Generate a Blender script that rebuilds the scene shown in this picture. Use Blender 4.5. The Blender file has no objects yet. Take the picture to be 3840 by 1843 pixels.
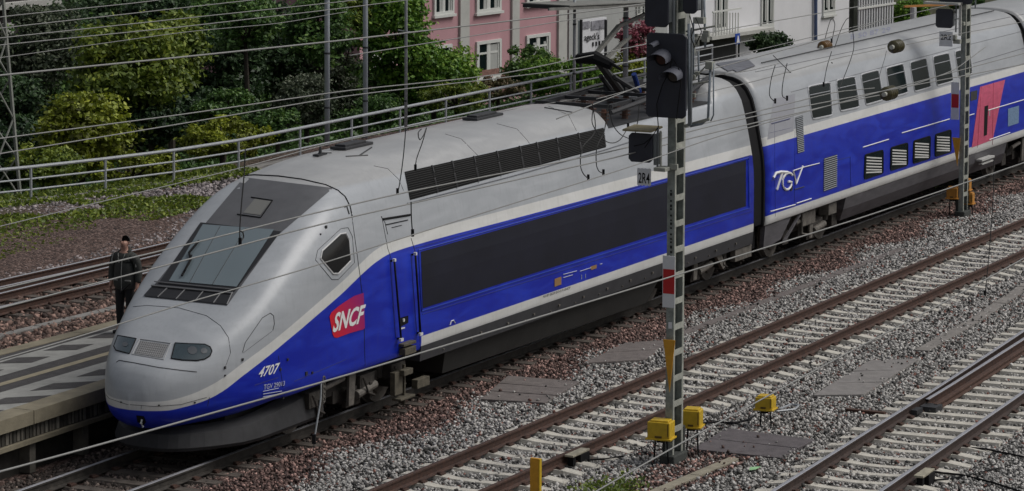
import bpy, bmesh, math, random
import numpy as np
from mathutils import Vector, Matrix
from mathutils.bvhtree import BVHTree
random.seed(7); rng = np.random.default_rng(7)
R = math.radians
sc = bpy.context.scene
COL = sc.collection

# ------------------------------------------------------------------ camera
CAM = Vector((-42.5321, -28.1438, 11.5466))
RT = Vector((0.44966745, -0.89318459, 0.00452518))
UP = Vector((0.0757868, 0.04320135, 0.99618774))
FW = Vector((0.88997503, 0.44761025, -0.08711784))
cd = bpy.data.cameras.new('camera'); cam = bpy.data.objects.new('camera', cd); COL.objects.link(cam)
cam.matrix_world = Matrix(((RT.x, UP.x, -FW.x, CAM.x), (RT.y, UP.y, -FW.y, CAM.y), (RT.z, UP.z, -FW.z, CAM.z), (0, 0, 0, 1)))
cd.sensor_width = 36; cd.lens = 115.398; cd.shift_y = -0.21872
cd.clip_start = 0.5; cd.clip_end = 2000
sc.camera = cam

# ------------------------------------------------------------------ light
w = bpy.data.worlds.new("World"); sc.world = w; w.use_nodes = True
nt = w.node_tree; bg = nt.nodes['Background']
sky = nt.nodes.new('ShaderNodeTexSky'); sky.sky_type = 'NISHITA'; sky.sun_disc = False
SUN_EL, SUN_AZ = R(52), R(-62)      # azimuth measured from +x, counter clockwise
sky.sun_elevation = SUN_EL; sky.sun_rotation = math.pi/2 - SUN_AZ; sky.dust_density = 4.0; sky.ozone_density = 1.0
hs = nt.nodes.new('ShaderNodeHueSaturation'); hs.inputs['Saturation'].default_value = 0.35
nt.links.new(sky.outputs[0], hs.inputs['Color']); nt.links.new(hs.outputs[0], bg.inputs[0])
bg.inputs[1].default_value = 0.07
sl = bpy.data.lights.new('sun', 'SUN'); so = bpy.data.objects.new('sun', sl); COL.objects.link(so)
sl.energy = 1.45; sl.angle = R(36); sl.color = (1, 0.97, 0.93)
sd = Vector((math.cos(SUN_EL)*math.cos(SUN_AZ), math.cos(SUN_EL)*math.sin(SUN_AZ), math.sin(SUN_EL)))
so.rotation_euler = sd.to_track_quat('Z', 'Y').to_euler()
sc.view_settings.view_transform = 'Standard'; sc.view_settings.look = 'None'
sc.view_settings.exposure = 0.06; sc.view_settings.gamma = 1

# ------------------------------------------------------------------ helpers
F_D = 12309.093/3840*2576
def ray(X, Y):
    return FW + RT*((X-1288)/F_D) - UP*((Y-618.2+563.44)/F_D)
def at(X, Y, ax, val):
    v = ray(X, Y); return CAM + v*((val-CAM[ax])/v[ax])
def deep(X, Y, dist):
    return CAM + ray(X, Y)*dist

MATS = {}
def mat(name, col, rough=0.6, metal=0.0, noise=0.0, scale=3.0, col2=None, bump=0.0, bscale=40, coat=0.0, spec=0.5, stretch=None):
    if name in MATS: return MATS[name]
    m = bpy.data.materials.new(name); m.use_nodes = True; n = m.node_tree.nodes; l = m.node_tree.links
    b = n['Principled BSDF']; b.inputs['Roughness'].default_value = rough; b.inputs['Metallic'].default_value = metal
    b.inputs['Coat Weight'].default_value = coat; b.inputs['Specular IOR Level'].default_value = spec
    b.inputs['Base Color'].default_value = (*col, 1)
    tc = n.new('ShaderNodeTexCoord')
    src = tc.outputs['Object']
    if stretch:
        mp = n.new('ShaderNodeMapping'); mp.inputs['Scale'].default_value = stretch; l.new(src, mp.inputs[0]); src = mp.outputs[0]
    if noise > 0 or col2:
        t = n.new('ShaderNodeTexNoise'); t.inputs['Scale'].default_value = scale; t.inputs['Detail'].default_value = 6; t.inputs['Roughness'].default_value = 0.65
        l.new(src, t.inputs['Vector'])
        r = n.new('ShaderNodeValToRGB'); r.color_ramp.elements[0].position = 0.35; r.color_ramp.elements[1].position = 0.68
        c2 = col2 if col2 else tuple(c*(1-noise) for c in col)
        r.color_ramp.elements[0].color = (*c2, 1); r.color_ramp.elements[1].color = (*col, 1)
        l.new(t.outputs[0], r.inputs[0]); l.new(r.outputs[0], b.inputs['Base Color'])
    if bump > 0:
        t2 = n.new('ShaderNodeTexNoise'); t2.inputs['Scale'].default_value = bscale; t2.inputs['Detail'].default_value = 4
        l.new(src, t2.inputs['Vector'])
        bp = n.new('ShaderNodeBump'); bp.inputs['Strength'].default_value = bump; bp.inputs['Distance'].default_value = 0.02
        l.new(t2.outputs[0], bp.inputs['Height']); l.new(bp.outputs[0], b.inputs['Normal'])
    MATS[name] = m; return m

def tag(o, label=None, cat=None, group=None, kind=None):
    if label: o['label'] = label
    if cat: o['category'] = cat
    if group: o['group'] = group
    if kind: o['kind'] = kind
    return o
def empty(name, loc=(0, 0, 0), rz=0, parent=None):
    o = bpy.data.objects.new(name, None); COL.objects.link(o); o.location = loc; o.rotation_euler = (0, 0, rz)
    o.empty_display_size = 0.2
    if parent: o.parent = parent
    return o
def copy_tree(o, parent=None):
    c = o.copy(); COL.objects.link(c)
    if parent: c.parent = parent
    for ch in [q for q in bpy.data.objects if q.parent == o]: copy_tree(ch, c)
    return c

class MB:
    def __init__(s): s.v = []; s.f = []; s.m = []; s.k = 0; s.cuts = []
    def mi(s, k): s.k = k; return s
    def add(s, vs, fs):
        b = len(s.v); s.cuts.append((b, len(s.f))); s.v += [tuple(v) for v in vs]
        for f in fs: s.f.append(tuple(b+i for i in f)); s.m.append(s.k)
        return s
    def box(s, c, d, rz=0, M=None, bev=0):
        x, y, z = d[0]/2, d[1]/2, d[2]/2
        vs = [Vector((i*x, j*y, k*z)) for i in (-1, 1) for j in (-1, 1) for k in (-1, 1)]
        if M is None: M = Matrix.Rotation(rz, 3, 'Z')
        vs = [M @ v + Vector(c) for v in vs]
        return s.add(vs, [(0, 1, 3, 2), (4, 6, 7, 5), (0, 4, 5, 1), (2, 3, 7, 6), (0, 2, 6, 4), (1, 5, 7, 3)])
    def bar(s, a, b, w, h=None):
        a = Vector(a); b = Vector(b); h = h or w; d = (b-a); L = d.length; d.normalize()
        u = Vector((0, 0, 1)) if abs(d.z) < .95 else Vector((0, 1, 0))
        r = d.cross(u).normalized(); u = r.cross(d)
        vs = [p + r*i*w/2 + u*j*h/2 for p in (a, b) for i in (-1, 1) for j in (-1, 1)]
        return s.add(vs, [(0, 1, 3, 2), (4, 6, 7, 5), (0, 4, 5, 1), (2, 3, 7, 6), (0, 2, 6, 4), (1, 5, 7, 3)])
    def tube(s, pts, r, n=6, cap=True):
        pts = [Vector(p) for p in pts]; rs = r if isinstance(r, (list, tuple)) else [r]*len(pts)
        vs = []; fs = []
        for i, p in enumerate(pts):
            d = (pts[min(i+1, len(pts)-1)] - pts[max(i-1, 0)]).normalized()
            u = Vector((0, 0, 1)) if abs(d.z) < .9 else Vector((0, 1, 0))
            a = d.cross(u).normalized(); b = a.cross(d)
            for k in range(n):
                t = 2*math.pi*k/n; vs.append(p + (a*math.cos(t)+b*math.sin(t))*rs[i])
        for i in range(len(pts)-1):
            for k in range(n): fs.append((i*n+k, i*n+(k+1) % n, (i+1)*n+(k+1) % n, (i+1)*n+k))
        if cap: fs.append(tuple(range(n))); fs.append(tuple((len(pts)-1)*n+k for k in range(n)))
        return s.add(vs, fs)
    def prism(s, poly, ext):
        n = len(poly); e = Vector(ext); vs = [Vector(p) for p in poly] + [Vector(p)+e for p in poly]
        fs = [tuple(range(n)), tuple(range(2*n-1, n-1, -1))] + [(i, (i+1) % n, n+(i+1) % n, n+i) for i in range(n)]
        return s.add(vs, fs)
    def split(s, name, mats, parent=None, smooth=False, bevel=0):
        out = []
        for i, (a, fa) in enumerate(s.cuts):
            b, fb = s.cuts[i+1] if i+1 < len(s.cuts) else (len(s.v), len(s.f))
            q = MB(); q.v = s.v[a:b]; q.f = [tuple(k-a for k in f) for f in s.f[fa:fb]]; q.m = s.m[fa:fb]
            out.append(q.build(name, mats, parent, smooth, bevel))
        return out
    def build(s, name, mats, parent=None, smooth=False, bevel=0, loc=None):
        me = bpy.data.meshes.new(name); me.from_pydata(s.v, [], s.f)
        if not isinstance(mats, (list, tuple)): mats = [mats]
        for m in mats: me.materials.append(m)
        me.polygons.foreach_set('material_index', s.m)
        bm = bmesh.new(); bm.from_mesh(me); bmesh.ops.recalc_face_normals(bm, faces=bm.faces); bm.to_mesh(me); bm.free()
        if smooth: me.polygons.foreach_set('use_smooth', [True]*len(me.polygons))
        me.update(); o = bpy.data.objects.new(name, me); COL.objects.link(o)
        if parent: o.parent = parent
        if bevel:
            bv = o.modifiers.new('bevel', 'BEVEL'); bv.width = bevel; bv.segments = 2; bv.limit_method = 'ANGLE'
        return o
def part(name, mb, m, parent, **k): return mb.build(name, m, parent, **k)

def text_mesh(txt, size=1.0, shear=0.0, bold=0.0, align='LEFT'):
    cu = bpy.data.curves.new('t', 'FONT'); cu.body = txt; cu.size = size; cu.shear = shear; cu.offset = bold; cu.align_x = align; cu.resolution_u = 3
    o = bpy.data.objects.new('t', cu); COL.objects.link(o)
    bpy.context.view_layer.update()
    dg = bpy.context.evaluated_depsgraph_get(); me = o.evaluated_get(dg).to_mesh()
    v = [tuple(q.co) for q in me.vertices]; f = [tuple(p.vertices) for p in me.polygons]
    o.evaluated_get(dg).to_mesh_clear(); bpy.data.objects.remove(o); bpy.data.curves.remove(cu)
    xs = [a[0] for a in v]; ys = [a[1] for a in v]; x0, x1, y0, y1 = min(xs), max(xs), min(ys), max(ys)
    return [((a[0]-x0)/(x1-x0), (a[1]-y0)/(y1-y0)) for a in v], f    # normalised to the unit square
def lerp(a, b, t): return tuple(a[i]+(b[i]-a[i])*t for i in range(len(a)))
def bil(q, u, v):   # q = TL,TR,BR,BL ; v=0 top
    return lerp(lerp(q[0], q[1], u), lerp(q[3], q[2], u), v)
def interp(x, tab): return float(np.interp(x, [a[0] for a in tab], [a[1] for a in tab]))
def smooth_tab(tab):
    """monotone-ish cubic through the table"""
    xs = np.array([a[0] for a in tab]); ys = np.array([a[1] for a in tab]); d = np.gradient(ys, xs)
    def f(x):
        x = min(max(x, xs[0]), xs[-1]); i = min(max(int(np.searchsorted(xs, x))-1, 0), len(xs)-2)
        h = xs[i+1]-xs[i]; t = (x-xs[i])/h
        return float((2*t**3-3*t*t+1)*ys[i]+(t**3-2*t*t+t)*h*d[i]+(-2*t**3+3*t*t)*ys[i+1]+(t**3-t*t)*h*d[i+1])
    return f

# ------------------------------------------------------------------ materials
concrete = mat('sleeper_concrete', (.62, .59, .52), .85, noise=.3, scale=9, bump=.3)
concrete_old = mat('old_concrete', (.27, .26, .245), .9, noise=.45, scale=3, bump=.5, bscale=25)
concrete_warm = mat('brown_concrete', (.19, .165, .155), .9, noise=.35, scale=5, bump=.5)
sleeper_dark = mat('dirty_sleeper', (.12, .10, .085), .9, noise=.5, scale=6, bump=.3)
rust = mat('rusty_rail', (.085, .04, .026), .75, noise=.55, scale=12, col2=(.04, .022, .017), bump=.3)
rust_warm = mat('rust_stain', (.09, .045, .03), .85, noise=.5, scale=10)
rail_top = mat('polished_rail', (.50, .50, .53), .35, metal=.5, noise=.15, scale=3)
rail_dull = mat('dull_rail', (.16, .155, .15), .55, metal=.2, noise=.4, scale=5)
silver = mat('silver_paint', (.40, .42, .455), .38, noise=.1, scale=1.2, stretch=(1, 1, 3))
white = mat('white_paint', (.68, .68, .66), .5, noise=.12, scale=5)
dark = mat('dark_grey', (.035, .036, .04), .6, noise=.4, scale=6)
black = mat('black_rubber', (.008, .008, .009), .8, spec=.2)
under = mat('underframe_grime', (.05, .043, .036), .85, noise=.6, scale=7, bump=.3)
under_lt = mat('bogie_grey', (.16, .145, .125), .7, noise=.5, scale=8, bump=.3)
skirt_m = mat('skirt_grey', (.12, .115, .125), .55, noise=.4, scale=2, stretch=(1, 1, 4))
yellowish = mat('worn_yellow_metal', (.34, .29, .17), .8, noise=.4, scale=10)
galv = mat('galvanised_steel', (.40, .42, .44), .5, metal=.15, noise=.2, scale=8)
galv_pole = mat('pole_blue_grey', (.42, .46, .50), .6, noise=.2, scale=4)
mastg = mat('mast_green_grey', (.33, .36, .33), .7, noise=.45, scale=7, bump=.2)
mastlight = mat('mast_pale_grey', (.40, .41, .36), .7, noise=.35, scale=9)
wire_m = mat('wire_grey', (.26, .26, .25), .55, metal=.1)
wire_dk = mat('wire_dark', (.03, .03, .03), .6)
sig_black = mat('signal_black', (.030, .033, .048), .5, noise=.3, scale=3)
yellow = mat('yellow_paint', (.62, .41, .02), .5, noise=.22, scale=9, bump=.1)
orange = mat('orange_paint', (.70, .34, .02), .55, noise=.2, scale=9)
red = mat('red_paint', (.50, .012, .015), .5, noise=.1)
white_sign = mat('sign_white', (.72, .73, .75), .5, noise=.1, scale=8)
pink = mat('pink_render', (.50, .285, .31), .9, noise=.10, scale=1.2, bump=.2)
cream = mat('cream_plaster', (.50, .50, .47), .85, noise=.15, scale=2)
winframe = mat('window_frame_white', (.60, .61, .58), .6)
shutter = mat('roller_blind', (.40, .41, .39), .8, noise=.1, scale=6)
whitewall = mat('white_facade', (.74, .74, .76), .9, noise=.08, scale=1)
glass_dk = mat('window_glass_dark', (.008, .014, .015), .10, spec=.12)
brick = mat('brick_base', (.30, .16, .13), .9, noise=.5, scale=8, bump=.3)
skin = mat('skin', (.42, .24, .18), .6)
hair = mat('dark_hair', (.012, .01, .009), .7)
jacket = mat('dark_olive_jacket', (.045, .048, .043), .85, noise=.35, scale=12, bump=.4, bscale=20)
jacket_lt = mat('jacket_trim', (.30, .30, .28), .8)
trousers = mat('black_trousers', (.012, .012, .013), .9)
shoe = mat('black_shoe', (.01, .01, .01), .5)
bark = mat('bark', (.05, .04, .03), .9, noise=.4, scale=12)

def leafmat(name, c1, c2, c3):
    m = bpy.data.materials.new(name); m.use_nodes = True; n = m.node_tree.nodes; l = m.node_tree.links; b = n['Principled BSDF']
    a = n.new('ShaderNodeAttribute'); a.attribute_name = 'rnd'
    r = n.new('ShaderNodeValToRGB'); e = r.color_ramp.elements
    e[0].position = 0; e[0].color = (*c1, 1); e[1].position = 1; e[1].color = (*c3, 1)
    k = e.new(.5); k.color = (*c2, 1)
    l.new(a.outputs['Fac'], r.inputs[0]); l.new(r.outputs[0], b.inputs['Base Color']); b.inputs['Roughness'].default_value = .55
    t = n.new('ShaderNodeBsdfTranslucent'); l.new(r.outputs[0], t.inputs[0]); mx = n.new('ShaderNodeMixShader'); mx.inputs[0].default_value = .25
    l.new(b.outputs[0], mx.inputs[1]); l.new(t.outputs[0], mx.inputs[2]); l.new(mx.outputs[0], n['Material Output'].inputs[0])
    return m
LF_OL = leafmat('leaf_olive', (.065, .105, .014), (.16, .225, .028), (.33, .38, .05))
LF_YE = leafmat('leaf_yellow', (.11, .12, .015), (.25, .31, .025), (.44, .47, .05))
LF_GR = leafmat('leaf_green', (.04, .085, .022), (.09, .19, .04), (.20, .31, .07))
LF_DK = leafmat('leaf_dark', (.018, .042, .018), (.045, .095, .03), (.11, .18, .07))
LF_GY = leafmat('leaf_grey', (.035, .055, .03), (.085, .11, .06), (.22, .24, .17))
LF_BR = leafmat('leaf_bright', (.05, .13, .012), (.14, .28, .03), (.30, .44, .06))
LF_PK = leafmat('blossom_pink', (.10, .08, .06), (.35, .08, .13), (.50, .20, .24))
LF_RD = leafmat('bush_mixed', (.05, .06, .02), (.16, .14, .06), (.28, .15, .13))

# ------------------------------------------------------------------ ground
def sheet(name, pts, z, m):
    mb = MB(); mb.add([(x, y, z) for x, y in pts], [tuple(range(len(pts)))]); o = mb.build(name, m)
    return tag(o, kind='structure')
def gravel_mat(name, stops, sc_=16):
    m = bpy.data.materials.new(name); m.use_nodes = True; n = m.node_tree.nodes; l = m.node_tree.links; b = n['Principled BSDF']
    tc = n.new('ShaderNodeTexCoord'); v = n.new('ShaderNodeTexVoronoi'); v.inputs['Scale'].default_value = sc_
    l.new(tc.outputs['Object'], v.inputs['Vector'])
    sp = n.new('ShaderNodeSeparateColor'); l.new(v.outputs['Color'], sp.inputs[0])
    r = n.new('ShaderNodeValToRGB'); e = r.color_ramp.elements; e[0].position = 0; e[0].color = (*stops[0], 1); e[1].position = 1; e[1].color = (*stops[-1], 1)
    for i, c in enumerate(stops[1:-1]): k = e.new((i+1)/(len(stops)-1)); k.color = (*c, 1)
    l.new(sp.outputs[0], r.inputs[0])
    l.new(r.outputs[0], b.inputs['Base Color']); b.inputs['Roughness'].default_value = .9
    bp = n.new('ShaderNodeBump'); bp.inputs['Strength'].default_value = 1; bp.inputs['Distance'].default_value = .05; bp.invert = True
    l.new(v.outputs['Distance'], bp.inputs['Height']); l.new(bp.outputs[0], b.inputs['Normal'])
    return m
soil = gravel_mat('ballast_soil', [(.02, .018, .016), (.06, .05, .045), (.11, .10, .09), (.18, .16, .15)], 22)
terr = mat('terrain_earth', (.05, .055, .03), .95, noise=.5, scale=.5)
# one sheet to the horizon with the railway formation as a raised area cut into it
g = MB()
xs = [-160, -60, -20, 10, 25, 40, 70, 120, 400, 900]
def edge_y(x): return interp(x, [(-160, 34), (18, 20.2), (21.8, 18.6), (24.8, 17.5), (29.5, 16.6), (52, 16.2), (80, 16.1), (120, 16), (900, 16)])
rows = []
for x in xs:
    ey = edge_y(x)
    rows.append([(x, -300, -.24), (x, -20, -.24), (x, 12.8, -.24), (x, ey-2.5, .12), (x, ey, .28), (x, ey+3.5, -1.6 if x < 60 else -3.2), (x, 200, -1.9 if x < 60 else -4.0), (x, 900, -4.0)])
nr = len(rows[0]); V = [p for r_ in rows for p in r_]
g.add(V, [(i*nr+j, (i+1)*nr+j, (i+1)*nr+j+1, i*nr+j+1) for i in range(len(xs)-1) for j in range(nr-1)])
gm = bpy.data.materials.new('ground_mix'); gm.use_nodes = True; n = gm.node_tree.nodes; l = gm.node_tree.links; b = n['Principled BSDF']; b.inputs['Roughness'].default_value = .95
tc = n.new('ShaderNodeTexCoord'); sx = n.new('ShaderNodeSeparateXYZ'); l.new(tc.outputs['Object'], sx.inputs[0])
nz = n.new('ShaderNodeTexNoise'); nz.inputs['Scale'].default_value = .45; nz.inputs['Detail'].default_value = 5; l.new(tc.outputs['Object'], nz.inputs['Vector'])
vo = n.new('ShaderNodeTexVoronoi'); vo.inputs['Scale'].default_value = 18; l.new(tc.outputs['Object'], vo.inputs['Vector'])
spc = n.new('ShaderNodeSeparateColor'); l.new(vo.outputs['Color'], spc.inputs[0])
def ramp(stops):
    r = n.new('ShaderNodeValToRGB'); e = r.color_ramp.elements; e[0].position = stops[0][0]; e[0].color = (*stops[0][1], 1); e[1].position = stops[-1][0]; e[1].color = (*stops[-1][1], 1)
    for p, c in stops[1:-1]: k = e.new(p); k.color = (*c, 1)
    return r
rb = ramp([(0, (.025, .016, .013)), (.5, (.085, .05, .04)), (1, (.20, .14, .12))]); l.new(spc.outputs[0], rb.inputs[0])
rg = ramp([(0, (.02, .02, .018)), (.5, (.07, .067, .06)), (1, (.18, .17, .16))]); l.new(spc.outputs[0], rg.inputs[0])
ad = n.new('ShaderNodeMath'); ad.operation = 'MULTIPLY_ADD'; ad.inputs[1].default_value = 2.2; l.new(nz.outputs[0], ad.inputs[0]); l.new(sx.outputs['Y'], ad.inputs[2])
cm = n.new('ShaderNodeMapRange'); cm.inputs['From Min'].default_value = -1.7; cm.inputs['From Max'].default_value = -1.0; l.new(ad.outputs[0], cm.inputs['Value'])
mx = n.new('ShaderNodeMix'); mx.data_type = 'RGBA'; l.new(cm.outputs[0], mx.inputs['Factor']); l.new(rg.outputs[0], mx.inputs['A']); l.new(rb.outputs[0], mx.inputs['B'])
rt_ = ramp([(0, (.02, .03, .008)), (.5, (.05, .05, .02)), (1, (.12, .10, .07))]); l.new(nz.outputs[0], rt_.inputs[0])
cm2 = n.new('ShaderNodeMapRange'); cm2.inputs['From Min'].default_value = 17.5; cm2.inputs['From Max'].default_value = 19; l.new(ad.outputs[0], cm2.inputs['Value'])
mx2 = n.new('ShaderNodeMix'); mx2.data_type = 'RGBA'; l.new(cm2.outputs[0], mx2.inputs['Factor']); l.new(mx.outputs['Result'], mx2.inputs['A']); l.new(rt_.outputs[0], mx2.inputs['B'])
l.new(mx2.outputs['Result'], b.inputs['Base Color'])
bp = n.new('ShaderNodeBump'); bp.inputs['Strength'].default_value = 1; bp.inputs['Distance'].default_value = .05; bp.invert = True; l.new(vo.outputs['Distance'], bp.inputs['Height']); l.new(bp.outputs[0], b.inputs['Normal'])
tag(g.build('ground', gm), kind='structure')

# ------------------------------------------------------------------ station platform
pl = MB()
PX0, PX1 = -30, 60
def py_near(x): return 1.72+.012*(x-0)
def py_far(x): return interp(x, [(-30, 6.6), (0, 5.4), (8, 5.03), (60, 4.9)])
pxs = list(np.arange(PX0, PX1+.1, 3.0))
for a, b_ in zip(pxs[:-1], pxs[1:]):
    pl.mi(0).add([(a, py_near(a)+.42, .8), (b_, py_near(b_)+.42, .8), (b_, py_far(b_)-.3, .8), (a, py_far(a)-.3, .8)], [(0, 1, 2, 3)])
    # coping stones along both edges with a hairline joint
    for (f0, s0, e0) in ((py_near, 0, .42), (py_far, -.3, 0)):
        pl.mi(1).prism([(a+.01, f0(a)+s0, .812), (b_-.01, f0(b_)+s0, .812), (b_-.01, f0(b_)+e0-.002, .812), (a+.01, f0(a)+e0-.002, .812)], (0, 0, -.22))
    # slatted fascia, ledge and recessed wall
    pl.mi(2).prism([(a, py_near(a)+.10, .59), (b_, py_near(b_)+.10, .59), (b_, py_near(b_)+.3, .59), (a, py_near(a)+.3, .59)], (0, 0, -.24))
    pl.mi(1).prism([(a, py_near(a)+.02, .35), (b_, py_near(b_)+.02, .35), (b_, py_near(b_)+.5, .35), (a, py_near(a)+.5, .35)], (0, 0, -.07))
    pl.mi(3).prism([(a, py_near(a)+.30, .28), (b_, py_near(b_)+.30, .28), (b_, py_near(b_)+.5, .28), (a, py_near(a)+.5, .28)], (0, 0, -.55))
    pl.mi(4).box((a+.1, py_near(a)+.2, .03), (.16, .2, .5)); pl.mi(4).box((a+1.6, py_near(a)+.2, .03), (.16, .2, .5))
    pl.mi(3).prism([(a, py_far(a)-.05, .59), (b_, py_far(b_)-.05, .59), (b_, py_far(b_)-.3, .59), (a, py_far(a)-.3, .59)], (0, 0, -.85))
for i in range(int((14+30)/.11)):
    x = -30+i*.11+random.uniform(-.02, .02)
    pl.mi(random.choice([2, 4, 4, 5])).box((x, py_near(x)+.095, .47+random.uniform(-.004, .004)), (random.uniform(.03, .08), .02, .21))
asph = mat('platform_asphalt', (.07, .066, .066), .9, noise=.4, scale=5, bump=.4, bscale=60)
cop = mat('platform_coping', (.25, .22, .155), .85, noise=.3, scale=3, bump=.2)
fas = mat('fascia_dark', (.07, .064, .052), .9, noise=.5, scale=6)
rec = mat('platform_recess', (.045, .04, .033), .95, noise=.5, scale=5)
post_m = mat('platform_post', (.16, .145, .12), .9, noise=.4, scale=6)
slat_l = mat('fascia_light', (.24, .225, .185), .9, noise=.3, scale=6)
tag(pl.build('station_platform', [asph, cop, fas, rec, post_m, slat_l]), kind='structure')
# painted markings
mk = MB()
def strip(p0, p1, w0, mi=0, z=.805):
    a = Vector((*p0, z)); b_ = Vector((*p1, z)); d = (b_-a).normalized(); s_ = Vector((-d.y, d.x, 0))*w0/2
    mk.mi(mi).add([a-s_, b_-s_, b_+s_, a+s_], [(0, 1, 2, 3)])
def quad(pts, mi, z): mk.mi(mi).add([(x, y, z) for x, y in pts], [tuple(range(len(pts)))])
def cy(x, y): return y-.012*(x-2) if y > 3 else y+.004*(x-2)
for x in range(-30, 45, 3):
    for y0, y1, mi in ((2.16, 3.04, 0), (3.36, 3.52, 1), (3.86, 4.66, 0)): quad([(x, cy(x, y0)), (x+3, cy(x+3, y0)), (x+3, cy(x+3, y1)), (x, cy(x, y1))], mi, .804)
x = -20.0
while x < 22:
    j = random.uniform(-.03, .03)
    quad([(x+j, 2.70), (x+.72+j, 2.72), (x+1.22, 2.17), (x+.56, 2.165)], 2, .808)
    quad([(x+.35, cy(x, 4.55)), (x+.95, cy(x, 4.57)), (x+1.30, cy(x, 4.12)), (x+.68, cy(x, 4.08))], 2, .808)
    x += 1.33
mkw = mat('worn_white_marking', (.33, .33, .31), .8, noise=.28, scale=3, bump=.2)
mky = mat('tactile_strip', (.33, .29, .20), .8, noise=.25, scale=6)
tag(mk.build('platform_marking', [mkw, mky, asph]), kind='structure')

# ------------------------------------------------------------------ tracks
def sweep_rail(path, mats, parent, name='rail', h=.17, hw=.036):
    prof = [(-.07, -h), (-.07, -h+.012), (-.012, -h+.035), (-.011, -.045), (-hw, -.035), (-hw, -.006), (-hw+.01, 0), (hw-.01, 0), (hw, -.006), (hw, -.035), (.011, -.045), (.012, -h+.035), (.07, -h+.012), (.07, -h)]
    mb = MB(); n_ = len(prof); vs = []
    P = [Vector((p[0], p[1], p[2] if len(p) > 2 else 0)) for p in path]
    for i, p in enumerate(P):
        d = (P[min(i+1, len(P)-1)]-P[max(i-1, 0)]); d.z = 0; d.normalize(); s_ = Vector((-d.y, d.x, 0))
        vs += [p+s_*a+Vector((0, 0, z)) for a, z in prof]
    b0 = len(mb.v); mb.v += [tuple(v) for v in vs]
    for i in range(len(P)-1):
        for k in range(n_-1):
            mb.f.append((i*n_+k, i*n_+k+1, (i+1)*n_+k+1, (i+1)*n_+k)); mb.m.append(1 if k in (5, 6, 7) else 0)
    return mb.build(name, mats, parent)
def sleeper_mesh(kind, mats, L=2.6):
    mb = MB(); ys = [-L/2, -L/2+.12, -.95, -.6, -.35, 0, .35, .6, .95, L/2-.12, L/2]
    for i, y in enumerate(ys):
        if kind == 'dip':
            z = {0: -.200, 1: -.190, 2: -.160, 3: -.165, 4: -.190, 5: -.198, 6: -.190, 7: -.165, 8: -.160, 9: -.190, 10: -.200}[i]; w0 = .105 if 3 < i < 7 else .13
        else: z = -.168; w0 = .13
        mb.v += [(-w0-.03, y, -.3), (-w0+.02, y, z), (w0-.02, y, z), (w0+.03, y, -.3)]
    for i in range(len(ys)-1):
        for k in range(3): mb.f.append((i*4+k, i*4+k+1, (i+1)*4+k+1, (i+1)*4+k)); mb.m.append(0)
    mb.f += [(0, 1, 2, 3), tuple(40+k for k in range(4))]; mb.m += [0, 0]
    # rail fastenings
    for s_ in (-1, 1):
        for o_ in (-.11, .11):
            mb.mi(1).box((0, s_*.755+o_, -.145), (.11, .06, .045)); mb.mi(1).box((0, s_*.755+o_*1.4, -.15), (.16, .04, .03))
    return mb
def track(name, label, cfn, x0, x1, mats_rail, smats, kindfn, xs0, xs1, sp=.6, phase=0, group='railway tracks'):
    t = empty(name, (0, 0, 0)); tag(t, label, 'railway track', group)
    xsr = np.arange(x0, x1+.1, 2.0)
    for s_ in (-1, 1):
        sweep_rail([(x, cfn(x)+s_*.752) for x in xsr], mats_rail, t)
    protos = {}
    x = xs0+phase; i = 0
    while x < xs1 and i < 100:
        k = kindfn(x)
        if k not in protos:
            o = sleeper_mesh(k, smats).build('sleeper', smats, t); protos[k] = o
        else:
            o = protos[k].copy(); COL.objects.link(o); o.parent = t
        dy = cfn(x+.5)-cfn(x-.5)
        o.location = (x, cfn(x), random.uniform(-.006, .004)); o.rotation_euler = (0, 0, math.atan(dy)+random.uniform(-.008, .008))
        x += sp; i += 1
    return t
M_Y = -4.74
def rcen(x): return interp(x, [(-40, -12.6), (-6, -10.72), (0, -10.42), (4, -10.2), (13, -9.74), (19, -9.36), (26, -8.85), (60, -6.2)])
def fcen(x): return interp(x, [(-20, 13.3), (7, 11.5), (12, 11.2), (19, 10.8), (60, 9.6)])
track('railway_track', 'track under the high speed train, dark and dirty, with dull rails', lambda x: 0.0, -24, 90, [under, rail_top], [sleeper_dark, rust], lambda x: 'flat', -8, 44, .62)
track('railway_track', 'rusty brown railed track on pale sleepers, right beside the train', lambda x: M_Y, -20, 90, [rust, rust], [concrete, rust], lambda x: 'dip', -6.0, 53, .608, phase=.3)
trk = track('railway_track', 'track with shiny rails in the lower right, with a switch blade inside it', rcen, -20, 60, [mat('rail_side_dark', (.055, .033, .026), .75, noise=.5, scale=10), rail_top], [concrete, rust], lambda x: 'dip' if x < 9.2 else 'flat', -6, 30, .61)
trf = track('railway_track', 'far track behind the platform, next to the grassy bank', fcen, -20, 80, [rust, rail_top], [sleeper_dark, rust], lambda x: 'flat', -2, 40, .62)
sweep_rail([(x, fcen(x)-.0+.035*(x-8)+.1) for x in np.arange(-10, 50, 3.)], [rust, rail_top], trf, 'switch_rail')
sweep_rail([(x, fcen(x)+1.32) for x in np.arange(-20, 60, 3.)], [rust, rail_top], trf, 'check_rail')
p_ = at(2347, 1006, 2, 0)
bx0 = p_.x
sweep_rail([(x, rcen(x)+.752-.14-.012*(x-bx0)) for x in np.arange(bx0, 32, 1.5)], [rust, rail_top], trk, 'switch_rail')
sweep_rail([(x, rcen(x)+.752-.30-.012*(x-bx0), -.07) for x in np.arange(bx0, 32, 1.5)], [rust_warm, rust_warm], trk, 'check_rail', h=.1)
mb = MB(); mb.box((bx0-.1, rcen(bx0)+.5, -.13), (.35, .3, .1)); mb.box((bx0-.5, rcen(bx0)+.62, -.12), (.3, .12, .08)); mb.build('fish_plate', dark, trk)
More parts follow.
